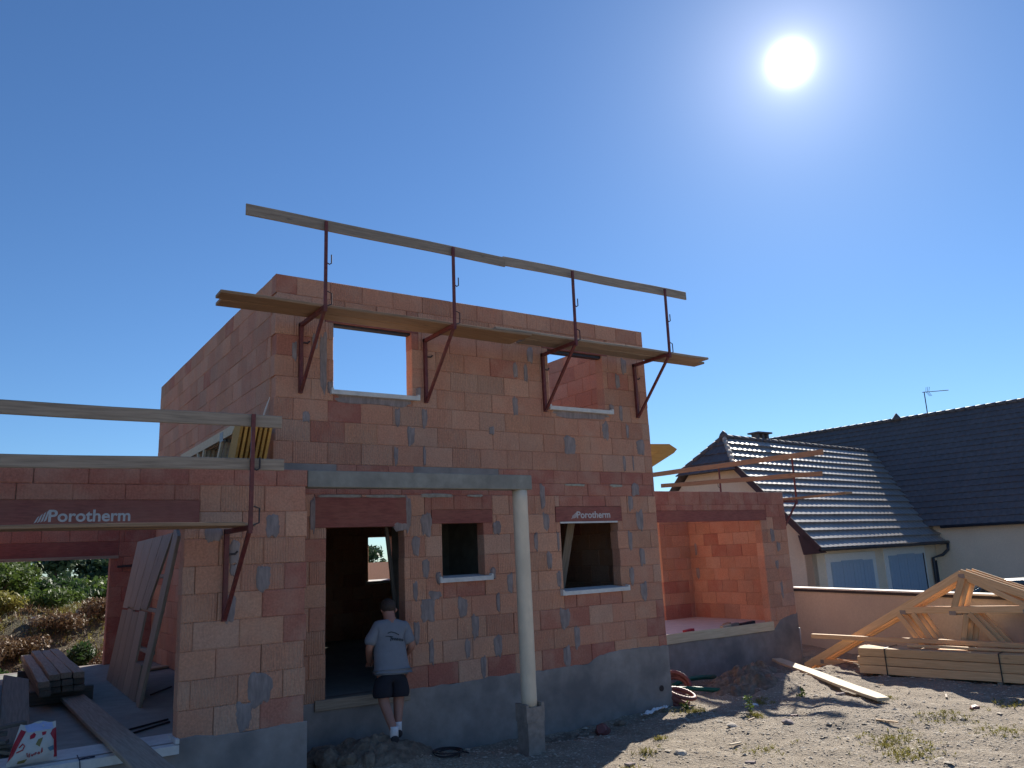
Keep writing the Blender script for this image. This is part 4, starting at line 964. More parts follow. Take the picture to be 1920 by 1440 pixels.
mb = MB(); mb.smooth = True; mb.tube([NP(UE2-.05, .36, ZE-.7), NP(UE2-.05, .36, -1.4)], .04, 10); wpart(mb, 'downpipe', 'gutter', NB)
mb = MB(); mb.smooth = True; mb.tube([NP(UE2-.05, V0, ZE2-.08), NP(UE2-.05, -.0, ZE2-.08)], .06, 10); wpart(mb, 'gutter', 'gutter', NB)
for i in range(18): nbox('rafter_end', UE2+.05, UE2+.5, -.6-i*.7, -.52-i*.7, ZE2-.12, ZE2-.03, 'gutter')
# small chimney vent on the ridge
q = NP(4.1, b_+.35, ZE+h_-.02); VT = MB(); VT.box(q.x-.34, q.x+.34, q.y-.2, q.y+.2, q.z-.4, q.z+.12); VT = wpart(VT, 'chimney', 'roof_tile_back', NB)
for k in (-.27, 0, .27):
    mb = MB(); mb.box(q.x+k-.06, q.x+k+.06, q.y-.15, q.y+.15, q.z+.12, q.z+.36); wpart(mb, 'vent_leg', 'roof_tile_back', VT)
mb = MB(); mb.box(q.x-.42, q.x+.42, q.y-.26, q.y+.26, q.z+.36, q.z+.42); wpart(mb, 'vent_cap', 'roof_tile_back', VT)
# television antenna
q = P2(1.75, 1, .1)
AN = thing('tv_antenna', q, 'thin television antenna on the ridge of the neighbouring roof', 'antenna')
mb = MB(); mb.tube([q, q+Vector((0,0,1.0))], .022, 8); wpart(mb, 'mast', 'dark_steel', AN)
bd = (rgt*.96 - fwd*.25); bd.z = .0; bd.normalize(); t0 = q+Vector((0,0,.98)); bside = Vector((0,0,1)).cross(bd)
mb = MB(); mb.tube([t0 - bd*.08, t0 + bd*1.0], .015, 6); wpart(mb, 'boom', 'dark_steel', AN)
mb = MB()
for i in range(12): mb.tube([t0 + bd*(.3+i*.06) - bside*.09, t0 + bd*(.3+i*.06) + bside*.09], .007, 5)
wpart(mb, 'directors', 'dark_steel', AN)
mb = MB()
for i in range(3): mb.tube([t0 + bd*(.07+i*.06), t0 + bd*(.11+i*.07) + Vector((0,0,.22))], .008, 5); mb.tube([t0 + bd*(.07+i*.06), t0 + bd*(.2+i*.05) - Vector((0,0,.2))], .008, 5)
wpart(mb, 'reflector', 'dark_steel', AN)

# ------------------------------------------------------------------ parked car behind the boundary wall
CAR = thing('parked_car', (17.4, -1.75, -.80), 'dark teal car parked behind the boundary wall, only its roof and windows showing', 'car')
CAR.rotation_euler = (0, 0, R(74))
def carpart(mb, nm, mt, par=None):
    o = mb.build(nm, mt); o.parent = par or CAR; return o
prof = [(-2.1, .35), (-2.12, .72), (-1.95, .92), (-1.1, 1.02), (-.55, 1.42), (.1, 1.53), (.95, 1.5), (1.6, 1.12), (2.0, 1.0), (2.1, .7), (2.08, .35)]
mb = MB(); n = len(prof); vs = []
for y, sc in ((-.86, .0), (-.78, 1), (.78, 1), (.86, 0)):
    for x, z in prof:
        k = (z-.9)*.32 if z > .9 else 0
        yy = (abs(y)-k)*(1 if y > 0 else -1)
        vs.append((x*(.985 if sc == 0 else 1), yy, z*(.97 if sc == 0 else 1)))
fs = [(r_*n+i, r_*n+i+1, (r_+1)*n+i+1, (r_+1)*n+i) for r_ in range(3) for i in range(n-1)] + [tuple(range(n)), tuple(3*n+i for i in range(n))[::-1]]
mb.add(vs, fs); body = carpart(mb, 'body', 'car_paint')
bv = body.modifiers.new('bevel', 'BEVEL'); bv.width = .05; bv.segments = 3; bv.limit_method = 'ANGLE'; bv.angle_limit = R(20)
for sg in (-1, 1):
    for x0, x1 in ((-.85, .1), (.16, 1.25)):
        mb = MB(); zb_ = 1.03; zt_ = 1.42
        xa, xb = (x0+.42 if x0 < 0 else x0), (x1 if x0 < 0 else x1-.25)
        mb.add([(x0, sg*.835, zb_), (x1, sg*.835, zb_), (xb, sg*.72, zt_), (xa, sg*.72, zt_)], [(0,1,2,3)]); carpart(mb, 'side_window', 'car_glass')
mb = MB(); mb.add([(-1.09, -.66, 1.06), (-1.09, .66, 1.06), (-.6, .6, 1.42), (-.6, -.6, 1.42)], [(0,1,2,3)]); carpart(mb, 'windscreen', 'car_glass')
mb = MB(); mb.add([(1.56, -.64, 1.17), (1.56, .64, 1.17), (1.06, .6, 1.47), (1.06, -.6, 1.47)], [(3,2,1,0)]); carpart(mb, 'rear_window', 'car_glass')
for x in (-1.3, 1.3):
    for y in (-.8, .8):
        mb = MB(); mb.smooth = True; mb.tube([(x, y-.1, .32), (x, y+.1, .32)], .32, 24); wh = carpart(mb, 'wheel', 'rubber')
        mb = MB(); mb.tube([(x, y-.11, .32), (x, y+.11, .32)], .2, 16); o = mb.build('rim', 'alloy'); o.parent = wh
for y in (-.6, .6):
    mb = MB(); mb.box(-2.13, -2.05, y-.18, y+.18, .62, .75); carpart(mb, 'headlight', 'alloy'); mb = MB(); mb.box(2.03, 2.11, y-.16, y+.16, .72, .88); carpart(mb, 'tail_light', 'light_red')
# ------------------------------------------------------------------ things in the garage
GPK = 'planks stacked in the garage'
PS = thing('plank_stack', (-2.1, 3.4, 0), 'low stack of grey shuttering planks on bearers inside the garage', 'planks')
for lv in range(3):
    for k in range(4):
        x = -2.27 + k*.145; z = .24 + lv*.085
        if lv == 2 and k == 0: z -= .05
        plank('stacked_plank', (x-.01*lv, 2.55 + random.uniform(-.05, .05) - (.25 if k == 0 else 0), z), (x+.03, 7.3 + random.uniform(-.6, .1), z), .135, .075, 'wood_dark' if lv < 2 else 'wood_grey', PS)
for y in (3.1, 6.2): plank('bearer', (-2.4, y, .1), (-1.6, y, .1), .12, .19, 'wood_dark', PS)
PS2 = thing('plank_stack', (-2.85, 1.5, 0), 'stack of shuttering boards at the left edge of the garage', 'planks')
for lv in range(5):
    for k in range(3):
        plank('stacked_plank', (-2.98 + k*.16 - .36, .3 + random.uniform(0, .3), .05 + lv*.11), (-2.98 + k*.16 - .2, 6.2, .05 + lv*.11), .15, .09, 'wood_dark' if lv % 2 else 'wood_grey', PS2)
plank('leaning_board', (-2.73, -.5, .03), (-2.62, 2.1, .50), .30, .03, 'wood_grey', up=(.3, -.2, 1), label='short board propped against the left stack in the garage', cat='board')
# the tall shuttering panel leaning at the pier
SP = thing('shutter_panel', (-1.2, 3, 0), 'tall grey formwork panel of planks leaning inside the garage opening', 'panel')
f0, f1 = Vector((-1.12, 5.3, .0)), Vector((-1.17, 1.95, .0)); tp0, tp1 = Vector((-1.0, 3.7, 2.26)), Vector((-1.02, .75, 2.27))
def PP(s, t): return f0.lerp(f1, s).lerp(tp0.lerp(tp1, s), t)
pn = (f1-f0).cross(tp0-f0).normalized()
if pn.x > 0: pn = -pn
def panel_quad(s0, s1, t0, s2, s3, t1):
    cs = [PP(s0, t0), PP(s1, t0), PP(s3, t1), PP(s2, t1)]; mb = MB()
    c0 = sum(cs, Vector())/4; x = (cs[3]-cs[0]).normalized(); y = pn.cross(x).normalized(); M = Matrix((x, y, pn)).transposed().to_4x4(); M.translation = c0; Mi = M.inverted()
    vs = [Mi @ (q + pn*h) for h in (-.015, .015) for q in cs]
    mb.add(vs, [(3,2,1,0), (4,5,6,7), (0,1,5,4), (1,2,6,5), (2,3,7,6), (3,0,4,7)])
    o = mb.build('panel_plank', 'wood_weather'); o.parent = SP; o.matrix_parent_inverse = SP.matrix_basis.inverted(); o.matrix_basis = M
for i in range(4): panel_quad(i/4*.72+.004, (i+1)/4*.72-.004, .535 + .012*(i % 2), i/4*.96+.004, (i+1)/4*.96-.004, .995)
for i in range(5): panel_quad(i/5*.93+.004, (i+1)/5*.93-.004, .0, i/5*.90+.004, (i+1)/5*.90-.004, .52 + .012*(i % 2) - (.30 if i == 4 else 0))
plank('panel_edge_board', PP(1.04, 0) + pn*.02, PP(1.07, 1.0) + pn*.02, .30, .045, 'wood_weather', SP, up=pn)
for t in (.03, .3, .545, .75, .985): plank('panel_rail', PP(.01, t) - pn*.05, PP(.97, t) - pn*.05, .05, .08, 'wood_weather', SP, up=pn)
# ramp plank, board coloured pale to stand for a sunlit patch, rebar bits
plank('ramp_plank', (-1.90, 2.7, .10), (-1.74, -3.0, .055), .30, .05, 'wood_grey', label='long plank laid as a ramp across the white garage threshold', cat='board', warp=.003)
plank('sun_patch_board', (-.42, 5.9, .03), (.0-.06, 6.1, .03), .26, .04, 'wood_pale', label='board on the floor at the back of the garage, coloured pale for a patch of sunlight', cat='board')
for k, (a_1, b_1, lb) in enumerate((((-1.75, -.1, .012), (-1.1, .35, .012), 'thin dark bar on the garage floor near the threshold'), ((-1.6, -.25, .012), (-1.12, .15, .012), 'second thin dark bar on the garage floor, nearer the threshold'), ((-.9, 2.6, .02), (-.5, 3.2, .02), 'dark bar on the garage floor behind the pier'))):
    mb = MB(); mb.tube([a_1, b_1], .012, 6); o = mb.build('steel_bar', 'cable'); tag(o, lb, 'bar')
# prop with collar on the rear garage wall
mb = MB(); mb.bar((-.72, D_-.3, 1.9), (-.35, D_-.3, 1.92), .05, .05); o = mb.build('wall_clamp', 'dark_steel'); tag(o, 'dark clamp on the rear garage wall beside the opening', 'clamp')
# left-over piece of dark crate
CR = thing('rubble_crate', (-2.95, -.2, 0), 'dark heap of offcuts at the left foot of the garage opening', 'offcuts')
for i in range(7):
    a = random.uniform(-.5, .5); p0 = Vector((-3.2 + random.uniform(-.1, .25), -.45 + random.uniform(-.1, .35), .04 + i*.035)); plank('offcut', p0, p0 + Vector((.45*math.cos(a), .45*math.sin(a), random.uniform(-.02, .05))), .1, .035, 'wood_dark', CR)

# printed bag standing on the threshold
BAG = thing('printed_bag', (-2.6, -1.0, .02), 'red and white printed plastic bag standing on the garage threshold', 'bag')
mb = MB(); mb.smooth = True; nu_, nv_ = 14, 12
def bagp(a, t, back=0):
    wd0 = .215*(1-t) + .15*t; x = -2.595 + (a-.5)*2*wd0 + .035*t
    bul = .11*math.sin(math.pi*min(1, t*1.02+.02))**.7*(1-(2*a-1)**4)*(1-.5*t)
    y = -1.0 + (.10 if back else -1)*bul + .05*t
    z = .005 + .36*t + .012*math.sin(a*9+t*3)*t
    cr = .006*noise.noise((a*7, t*7, back*3))
    return Vector((x, y - .01*(0 if back else 1) + cr, z))
for back in (0, 1):
    vs = [bagp(i/nu_, j/nv_, back) for j in range(nv_+1) for i in range(nu_+1)]
    fs = [(j*(nu_+1)+i, j*(nu_+1)+i+1, (j+1)*(nu_+1)+i+1, (j+1)*(nu_+1)+i) for j in range(nv_) for i in range(nu_)]
    mb.add(vs, fs if not back else [f[::-1] for f in fs])
body_bag = wpart(mb, 'bag_body', 'bag_white', BAG)
def bag_patch(nm, poly, mt):
    cx = sum(p_[0] for p_ in poly)/len(poly); cy = sum(p_[1] for p_ in poly)/len(poly)
    mb = MB(); vs = [bagp(cx, cy) + Vector((0, -.004, 0))]
    k = len(poly); sub = 3
    ring = []
    for i in range(k):
        for s in range(sub):
            t = s/sub; ring.append((poly[i][0]*(1-t)+poly[(i+1) % k][0]*t, poly[i][1]*(1-t)+poly[(i+1) % k][1]*t))
    mid = [((p_[0]+cx)/2, (p_[1]+cy)/2) for p_ in ring]
    n = len(ring)
    vs += [bagp(*p_) + Vector((0, -.004, 0)) for p_ in mid] + [bagp(*p_) + Vector((0, -.003, 0)) for p_ in ring]
    fs = [(0, 1+i, 1+(i+1) % n) for i in range(n)] + [(1+i, 1+n+i, 1+n+(i+1) % n, 1+(i+1) % n) for i in range(n)]
    mb.add(vs, fs); wpart(mb, nm, mt, body_bag)
bag_patch('print_band', [(0.0, .1), (.07, .25), (.13, .6), (.2, .85), (.06, .88), (.0, .5)], 'bag_red')
bag_patch('print_band', [(.93, .08), (1.0, .08), (1.0, .85), (.9, .82), (.84, .70), (.93, .66)], 'bag_red')
bag_patch('print_field', [(.12, .99), (.9, .99), (.93, .84), (.6, .78), (.25, .82)], 'bag_blue')
bag_patch('print_spot', [(.33, .74), (.42, .78), (.48, .72), (.45, .66), (.34, .65)], 'bag_red')
bag_patch('print_spot', [(.62, .74), (.74, .76), (.72, .68), (.64, .66)], 'bag_red')
bag_patch('print_spot', [(.78, .36), (.92, .40), (.93, .28), (.84, .26)], 'bag_teal')
bag_patch('print_spot', [(.55, .6), (.66, .62), (.6, .42), (.5, .5)], 'bag_ochre')
bag_patch('print_spot', [(.2, .12), (.38, .16), (.34, .06), (.2, .05)], 'bag_ochre')
mb = MB()
scr = [[(.34, .32), (.37, .22), (.40, .30), (.41, .2)], [(.44, .27), (.47, .22), (.5, .28), (.45, .24)], [(.52, .24), (.53, .3), (.56, .28)], [(.58, .26), (.6, .3), (.62, .26), (.6, .24)], [(.65, .26), (.66, .38), (.67, .28)]]
for st in scr: mb.tube([bagp(*p_) + Vector((0, -.004, 0)) for p_ in st], .005, 5)
wpart(mb, 'print_script', 'bag_red', body_bag)
mb = MB(); mb.tube([bagp(.14, .45)+Vector((0,-.005,0)), bagp(.2, .55)+Vector((0,-.005,0)), bagp(.25, .5)+Vector((0,-.005,0)), bagp(.23, .4)+Vector((0,-.005,0)), bagp(.12, .33)+Vector((0,-.005,0))], .006, 5); wpart(mb, 'print_swirl', 'bag_red', body_bag)

# boards and poles seen through the openings of the ground floor
plank('leaning_board', (5.05, .9, .0), (5.75, .75, 2.85), .16, .03, 'wood_grey', up=(0, -1, 0), label='grey board leaning inside the lower right window', cat='board')
plank('leaning_pole', (2.15, .55, .0), (1.74, .3, 2.7), .05, .05, 'wood_dark', up=(0, -1, 0), label='thin pole leaning inside the front doorway', cat='pole')
# odds and ends on the slab edge of the wing
for i, (x, y, l_, mt_, lb) in enumerate(((9.75, 2.3, .28, 'bag_red', 'small red block near the left end of the wing opening'), (11.2, 2.35, .35, 'wood_grey', 'grey offcut among the tools on the wing floor edge'), (11.55, 2.3, .5, 'cable', 'dark tool lying on the wing floor edge'), (11.3, 2.55, .2, 'wood_brown', 'brown wood block behind the tools on the wing floor'), (10.9, 2.28, .3, 'wood_pale', 'pale wood scrap beside the tools on the wing floor edge'))):
    plank('offcut_block', (x, y, -.02), (x+l_, y+.03, -.0), .1, .07, mt_, label=lb, cat='offcut', group='odds and ends on the wing slab')

# ------------------------------------------------------------------ hoses and cables
def coil(name, c, r_, turns, tr, mt, label, tilt, stack=.8, cat='hose'):
    mb = MB(); mb.smooth = True; pts = []
    M = Matrix.Translation(c) @ Matrix.Rotation(tilt[1], 4, 'Z') @ Matrix.Rotation(tilt[0], 4, 'X')
    seg = 52 if tr > .02 else 26; n = int(turns*seg)
    for i in range(n):
        a = 2*math.pi*i/seg; k = i/n
        rr = r_*(1 + .16*math.sin(a*.37+1) + .08*math.sin(k*21)); zz = (math.sin(k*math.pi*turns*.9))*tr*1.6 + k*tr*stack*turns
        wob = Vector((noise.noise((k*turns*.9, 1, r_)), noise.noise((k*turns*.9, 5, r_)), noise.noise((k*turns*.9, 9, r_)) + .5*math.sin(a+k*5)))*(r_*.22 if tr > .02 else r_*.1)
        pts.append(M @ (Vector((math.cos(a)*rr, math.sin(a)*rr*.92, zz)) + wob))
    mb.tube(pts, [tr*(1 + (.10 if i % 2 else -.06)*(tr > .02)) for i in range(len(pts))], 8)
    o = mb.build(name, mt); tag(o, label, cat); return o
coil('conduit_coil', Vector((7.18, .08, -.80)), .20, 4.2, .036, 'hose_red', 'red corrugated conduit coil lying at the house corner', (R(30), R(25)), .6, 'conduit')
coil('conduit_coil', Vector((8.0, 1.0, -.82)), .25, 3.3, .04, 'hose_red', 'red corrugated conduit coil tipped against the wing foundation', (R(55), R(-35)), .6, 'conduit')
mb = MB(); mb.smooth = True
mb.tube([(6.98, .6, -.74), (7.4, .6, -.72), (7.9, .42, -.75), (8.3, .1, -.80), (8.5, -.15, -.86), (8.55, -.3, -.9)], .04, 8); o = mb.build('green_hose', 'hose_green'); tag(o, 'thick green hose lying across the conduit coils', 'hose')
mb = MB(); mb.smooth = True
mb.tube([(8.2, 1.3, -.86), (8.8, 1.45, -.80), (9.3, 1.5, -.82), (9.9, 1.7, -.9)], .045, 8); o = mb.build('green_hose', 'hose_green'); tag(o, 'green hose end running along the wing foundation', 'hose')
coil('cable_coil', Vector((2.05, -.92, gh(2.05, -.92)+.015)), .17, 3.5, .009, 'cable', 'thin black cable coil lying right of the dirt heap', (R(4), 0), .6, 'cable')
mb = MB(); mb.smooth = True; mb.tube([(2.2+.35*math.cos(a*.5)*.4 + i_*.0, -.95+.12*math.sin(a), gh(2.3, -.95)+.02) for i_, a in enumerate([k*.5 for k in range(14)])], .009, 6); o = mb.build('cable_end', 'cable'); tag(o, 'loose tangled end of the black cable beside its coil', 'cable')
# plastic sheet scrap by the corner
bm = bmesh.new(); bmesh.ops.create_grid(bm, x_segments=14, y_segments=4, size=1)
for v in bm.verts: v.co = Vector((v.co.x*.4, v.co.y*.045, .05*noise.noise(v.co*3.1)+.03))
me = bpy.data.meshes.new('sheet'); bm.to_mesh(me); bm.free(); me.materials.append(MATS['plastic_white'])
o = bpy.data.objects.new('plastic_scrap', me); C.objects.link(o); o.location = (6.35, -.22, gh(6.35, -.22)+.03); o.rotation_euler = (0, .0, R(18)); s_ = o.modifiers.new('s', 'SOLIDIFY'); s_.thickness = .004
tag(o, 'crumpled white plastic strip at the foot of the house corner', 'plastic')

# ------------------------------------------------------------------ the man at the door
def skin_mesh(name, verts, edges, radii, root=0, sub=2):
    me = bpy.data.meshes.new(name); me.from_pydata(verts, edges, [])
    o = bpy.data.objects.new(name, me); C.objects.link(o)
    md = o.modifiers.new('skin', 'SKIN'); md.use_smooth_shade = True; md.branch_smoothing = .4
    sv = me.skin_vertices[0].data
    for i, r_ in enumerate(radii):
        sv[i].radius = r_ if isinstance(r_, tuple) else (r_, r_); sv[i].use_root = (i == root)
    ss = o.modifiers.new('sub', 'SUBSURF'); ss.levels = sub; ss.render_levels = sub
    dg = bpy.context.evaluated_depsgraph_get(); dg.update()
    m2 = bpy.data.meshes.new_from_object(o.evaluated_get(dg)); m2.name = name
    bpy.data.objects.remove(o)
    for p_ in m2.polygons: p_.use_smooth = True
    return m2
MAN = thing('person', (1.38, -.68, -.50), 'person in grey t-shirt and dark shorts standing at the front door, back turned', 'person')
MAN.rotation_euler = (R(-8), R(2), R(-10)); MAN.scale = (1.1, 1.08, 1.03)
# local frame: +Y ahead (towards the door), +X right, Z up from the soles
body_v = [(0,0,.93), (0,.005,1.08), (0,.015,1.24), (0,0,1.40), (0,.02,1.47), (-.005,.055,1.535), (-.012,.075,1.61), (-.015,.085,1.68),        # 0-7 pelvis..crown
          (-.105,0,.86), (-.085,.05,.50), (.0,-.10,.145), (.0,-.09,.055), (-.03,.09,.035),                                      # 8-12 left leg
          (.105,.01,.86), (.12,.12,.50), (.085,.06,.19), (.085,.06,.11), (.10,.23,.10),                                           # 13-17 right leg
          (-.175,0,1.385), (-.265,.0,1.13), (-.215,.2,1.0), (-.19,.25,.985),                                                      # 18-21 left arm
          (.175,0,1.385), (.268,.0,1.13), (.225,.2,1.03), (.2,.25,1.02)]                                                       # 22-25 right arm
body_e = [(0,1),(1,2),(2,3),(3,4),(4,5),(5,6),(6,7),(0,8),(8,9),(9,10),(10,11),(11,12),(0,13),(13,14),(14,15),(15,16),(16,17),(3,18),(18,19),(19,20),(20,21),(3,22),(22,23),(23,24),(24,25)]
body_r = [(.15,.11), (.145,.105), (.16,.115), (.13,.09), (.07,.07), (.072,.08), (.084,.097), (.062,.072),
          .095, .07, .047, .045, .04, .095, .07, .047, .045, .04, .065, .047, .038, .034, .065, .047, .038, .034]
bme = skin_mesh('person_body', body_v, body_e, body_r)
bme.materials.clear(); bme.materials.append(MATS['skin'])
BODY = bpy.data.objects.new('body', bme); C.objects.link(BODY); BODY.parent = MAN
def manpart(nm, me_, mt, par=None):
    me_.materials.clear(); me_.materials.append(MATS[mt]); o = bpy.data.objects.new(nm, me_); C.objects.link(o); o.parent = par or MAN; return o
# hands, five fingers each
for sx_, wp in ((-1, Vector((-.19, .25, .985))), (1, Vector((.2, .25, 1.02)))):
    hv = [tuple(wp), tuple(wp + Vector((.02*-sx_, .06, -.01))), tuple(wp + Vector((.02*-sx_, .09, -.015)))]; he = [(0,1),(1,2)]; hr = [(.03,.02), (.042,.02), (.038,.018)]
    for f in range(4):
        b0 = len(hv); ox = (-.033 + f*.022); ln = (.06, .075, .078, .065)[f]
        hv += [tuple(wp + Vector((.02*-sx_ + ox, .10, -.015))), tuple(wp + Vector((.02*-sx_ + ox*1.05, .10+ln*.5, -.03))), tuple(wp + Vector((.02*-sx_ + ox*1.05, .10+ln*.8, -.065)))]
        he += [(2, b0), (b0, b0+1), (b0+1, b0+2)]; hr += [.0095, .009, .0075]
    b0 = len(hv); hv += [tuple(wp + Vector((-.03*sx_, .03, .005))), tuple(wp + Vector((-.06*sx_, .065, .0))), tuple(wp + Vector((-.065*sx_, .10, -.015)))]; he += [(0, b0), (b0, b0+1), (b0+1, b0+2)]; hr += [.012, .0105, .009]
    manpart('hand', skin_mesh('hand', hv, he, hr, 0, 1), 'skin', BODY)
# face: nose, ears, eyes, mouth (turned to the door)
mb = MB(); mb.smooth = True; mb.tube([(0,.15,1.63), (0,.172,1.60), (0,.15,1.585)], [.008,.018,.008], 8); o = mb.build('nose', 'skin'); o.parent = BODY
for sx_ in (-1, 1):
    mb = MB(); mb.smooth = True; mb.tube([(sx_*.078,.065,1.625), (sx_*.088,.055,1.60), (sx_*.078,.065,1.57)], [.01,.017,.008], 8); o = mb.build('ear', 'skin'); o.parent = BODY
    mb = MB(); mb.smooth = True; mb.tube([(sx_*.032,.128,1.625), (sx_*.032,.142,1.625)], [.014,.006], 8); o = mb.build('eye', 'sock'); o.parent = BODY
mb = MB(); mb.tube([(-.025,.143,1.548), (0,.15,1.546), (.025,.143,1.548)], .006, 6); o = mb.build('mouth', 'hose_red'); o.parent = BODY
# short dark hair
bm = bmesh.new(); bmesh.ops.create_uvsphere(bm, u_segments=24, v_segments=16, radius=1)
for v in list(bm.verts):
    c_ = v.co.copy(); v.co = Vector((c_.x*.094-.012, c_.y*.11+.07, c_.z*.105+1.645)) + c_*.007*noise.noise(c_*11)
kill = [v for v in bm.verts if (v.co.z < 1.548 + .02*noise.noise(v.co*60) and v.co.y < .05) or (v.co.y >= .05 and v.co.z < 1.565 + (v.co.y-.05)*1.6)]
bmesh.ops.delete(bm, geom=kill, context='VERTS')
hm = bpy.data.meshes.new('hair'); bm.to_mesh(hm); bm.free()
for p_ in hm.polygons: p_.use_smooth = True
manpart('hair', hm, 'hair')
# t-shirt: torso, sleeves
sh_v = [(0,0,.76), (0,.0,.86), (0,.0,1.0), (0,.012,1.2), (0,.002,1.37), (0,.02,1.475), (-.165,0,1.395), (-.225,0,1.26), (-.25,.0,1.15), (.165,0,1.395), (.225,0,1.26), (.25,.0,1.15)]
sh_e = [(0,1),(1,2),(2,3),(3,4),(4,5),(4,6),(6,7),(7,8),(4,9),(9,10),(10,11)]
sh_r = [(.235,.15), (.23,.148), (.215,.142), (.21,.14), (.165,.115), (.085,.08), .092, .088, .086, .092, .088, .086]
tme = skin_mesh('shirt', sh_v, sh_e, sh_r, 2)
for v in tme.vertices:
    v.co.x += .012*math.sin(v.co.z*9)*(1 if v.co.z < 1.3 else 0)
    f = noise.noise(Vector((v.co.x*6, v.co.y*6, v.co.z*2.5)))*.02 + noise.noise(Vector((v.co.x*14, v.co.y*9, v.co.z*5)))*.01
    v.co += v.normal*f
def hem(me_, z):
    bm = bmesh.new(); bm.from_mesh(me_); bmesh.ops.bisect_plane(bm, geom=bm.verts[:]+bm.edges[:]+bm.faces[:], plane_co=(0,0,z), plane_no=(0,0,1), clear_inner=True); bm.to_mesh(me_); bm.free()
hem(tme, .80)
SHIRT = manpart('t_shirt', tme, 'shirt')
# shorts
so_v = [(0,0,.93), (0,0,.86), (-.10,0,.78), (-.105,.015,.64), (-.10,.035,.50), (.10,.005,.78), (.112,.05,.64), (.122,.09,.50)]
so_e = [(0,1),(1,2),(2,3),(3,4),(1,5),(5,6),(6,7)]
sme = skin_mesh('shorts', so_v, so_e, [(.2,.14), (.2,.145), (.125,.13), (.132,.132), (.138,.135), (.125,.13), (.132,.132), (.138,.135)], 1)
hem(sme, .535)
manpart('shorts', sme, 'shorts')
# socks and shoes
for lg in (((.0,-.10,.175), (.0,-.09,.065), (-.03,.09,.035)), ((.085,.06,.22), (.085,.06,.12), (.10,.23,.10))):
    a0, a1, a2 = (Vector(q) for q in lg)
    mb = MB(); mb.smooth = True; mb.tube([a0 + (a0-a1)*.25, a0, a1], [.05, .049, .05], 12); o = mb.build('sock', 'sock'); o.parent = MAN
    v_ = [tuple(a1 + Vector((0,-.055,-.012))), tuple(a1 + Vector((0,.0,.0))), tuple(a1.lerp(a2, .55) + Vector((0,0,-.008))), tuple(a2 + Vector((0,.04,-.012)))]
    manpart('shoe', skin_mesh('shoe', v_, [(0,1),(1,2),(2,3)], [(.042,.045), (.052,.055), (.052,.04), (.042,.03)], 1), 'shoe')
# dark print on the back of the shirt
dgs = bpy.context.evaluated_depsgraph_get()
bvh = BVHTree.FromPolygons([v.co for v in tme.vertices], [tuple(p_.vertices) for p_ in tme.polygons])
def on_back(x, z):
    h = bvh.ray_cast(Vector((x, -1, z)), Vector((0, 1, 0)))
    return (h[0] if h[0] else Vector((x, -.13, z))) + Vector((0, -.003, 0))
def stroke(mb, pts, r_):
    q = []
    for (xa, za), (xb, zb_) in zip(pts, pts[1:]):
        k = max(1, int(math.hypot(xb-xa, zb_-za)/.012)); q += [on_back(xa+(xb-xa)*i/k, za+(zb_-za)*i/k) for i in range(k)]
    q.append(on_back(*pts[-1])); mb.tube(q, r_, 5)
mb = MB()
stroke(mb, [(-.06, 1.30), (-.02, 1.315), (.03, 1.30), (.075, 1.275)], .006); stroke(mb, [(-.085, 1.265), (-.04, 1.262), (.0, 1.255)], .005)
for i in range(8):
    x = -.03 + i*.021; stroke(mb, [(x, 1.248-.003*i), (x+.006, 1.215-.003*i)] if i else [(x-.01, 1.255), (x+.012, 1.25), (x, 1.205)], .0065)
stroke(mb, [(-.02, 1.232), (.14, 1.21)], .005)
o = mb.build('shirt_print', 'print_dark'); o.parent = SHIRT

# ------------------------------------------------------------------ plants
def leaf_cloud(mb, c, rad, n, size, rnd, flat=.0, hollow=.35, up=.3):
    c = Vector(c)
    for i in range(n):
        d = Vector((rnd.gauss(0, 1), rnd.gauss(0, 1), rnd.gauss(0, 1))).normalized()
        k = hollow + (1-hollow)*rnd.random()**.6
        bump_ = 1 + .28*noise.noise(d*2.3 + c)
        p_ = c + Vector((d.x*rad[0], d.y*rad[1], d.z*rad[2]))*k*bump_
        s = size*rnd.uniform(.6, 1.4)
        a = Vector((rnd.gauss(0, 1), rnd.gauss(0, 1), rnd.gauss(0, 1)+up)).normalized(); b1 = a.orthogonal().normalized(); b1.rotate(Quaternion(a, rnd.random()*6.28)); b2 = a.cross(b1)
        mb.add([p_ - b1*s, p_ + b2*s*.45, p_ + b1*s, p_ - b2*s*.45], [(0,1,2,3)])
def bush(name, x, y, r_, h, n, size, mt, label, cat='bush', group=None, clumps=7):
    z = gh(x, y); t = thing(name, (x, y, z), label, cat, group); rn = random.Random(int(x*100+y*10))
    mb = MB()
    for i in range(clumps):
        a = rn.random()*6.28; rr = r_*rn.uniform(.1, .75); hh = h*rn.uniform(.3, .78)
        leaf_cloud(mb, (x+math.cos(a)*rr, y+math.sin(a)*rr, z+hh), (r_*.5, r_*.5, h*.3), n//clumps, size, rn)
    wpart(mb, 'foliage', mt, t)
    mb = MB()
    for i in range(5):
        a = rn.random()*6.28; mb.tube([(x, y, z-.1), (x+math.cos(a)*r_*.25, y+math.sin(a)*r_*.25, z+h*.4), (x+math.cos(a)*r_*.5, y+math.sin(a)*r_*.5, z+h*.7)], [.04*h, .025*h, .01*h], 6)
    wpart(mb, 'stem', 'bark', t)
    return t
GV = 'bushes behind the garage'
bush('bush', -2.7, 16.5, 1.3, 1.5, 4200, .085, 'leaf_green', 'large leafy green bush seen through the garage, left of centre', group=GV, clumps=12)
bush('bush', -4.3, 17.0, 1.2, 1.45, 3200, .085, 'leaf_dark', 'dark green bush at the far left of the garage view', group=GV, clumps=10)
bush('bush', -.9, 20.5, 1.6, .85, 3000, .09, 'leaf_dark', 'low dark green bush behind the large one in the garage view', group=GV, clumps=10)
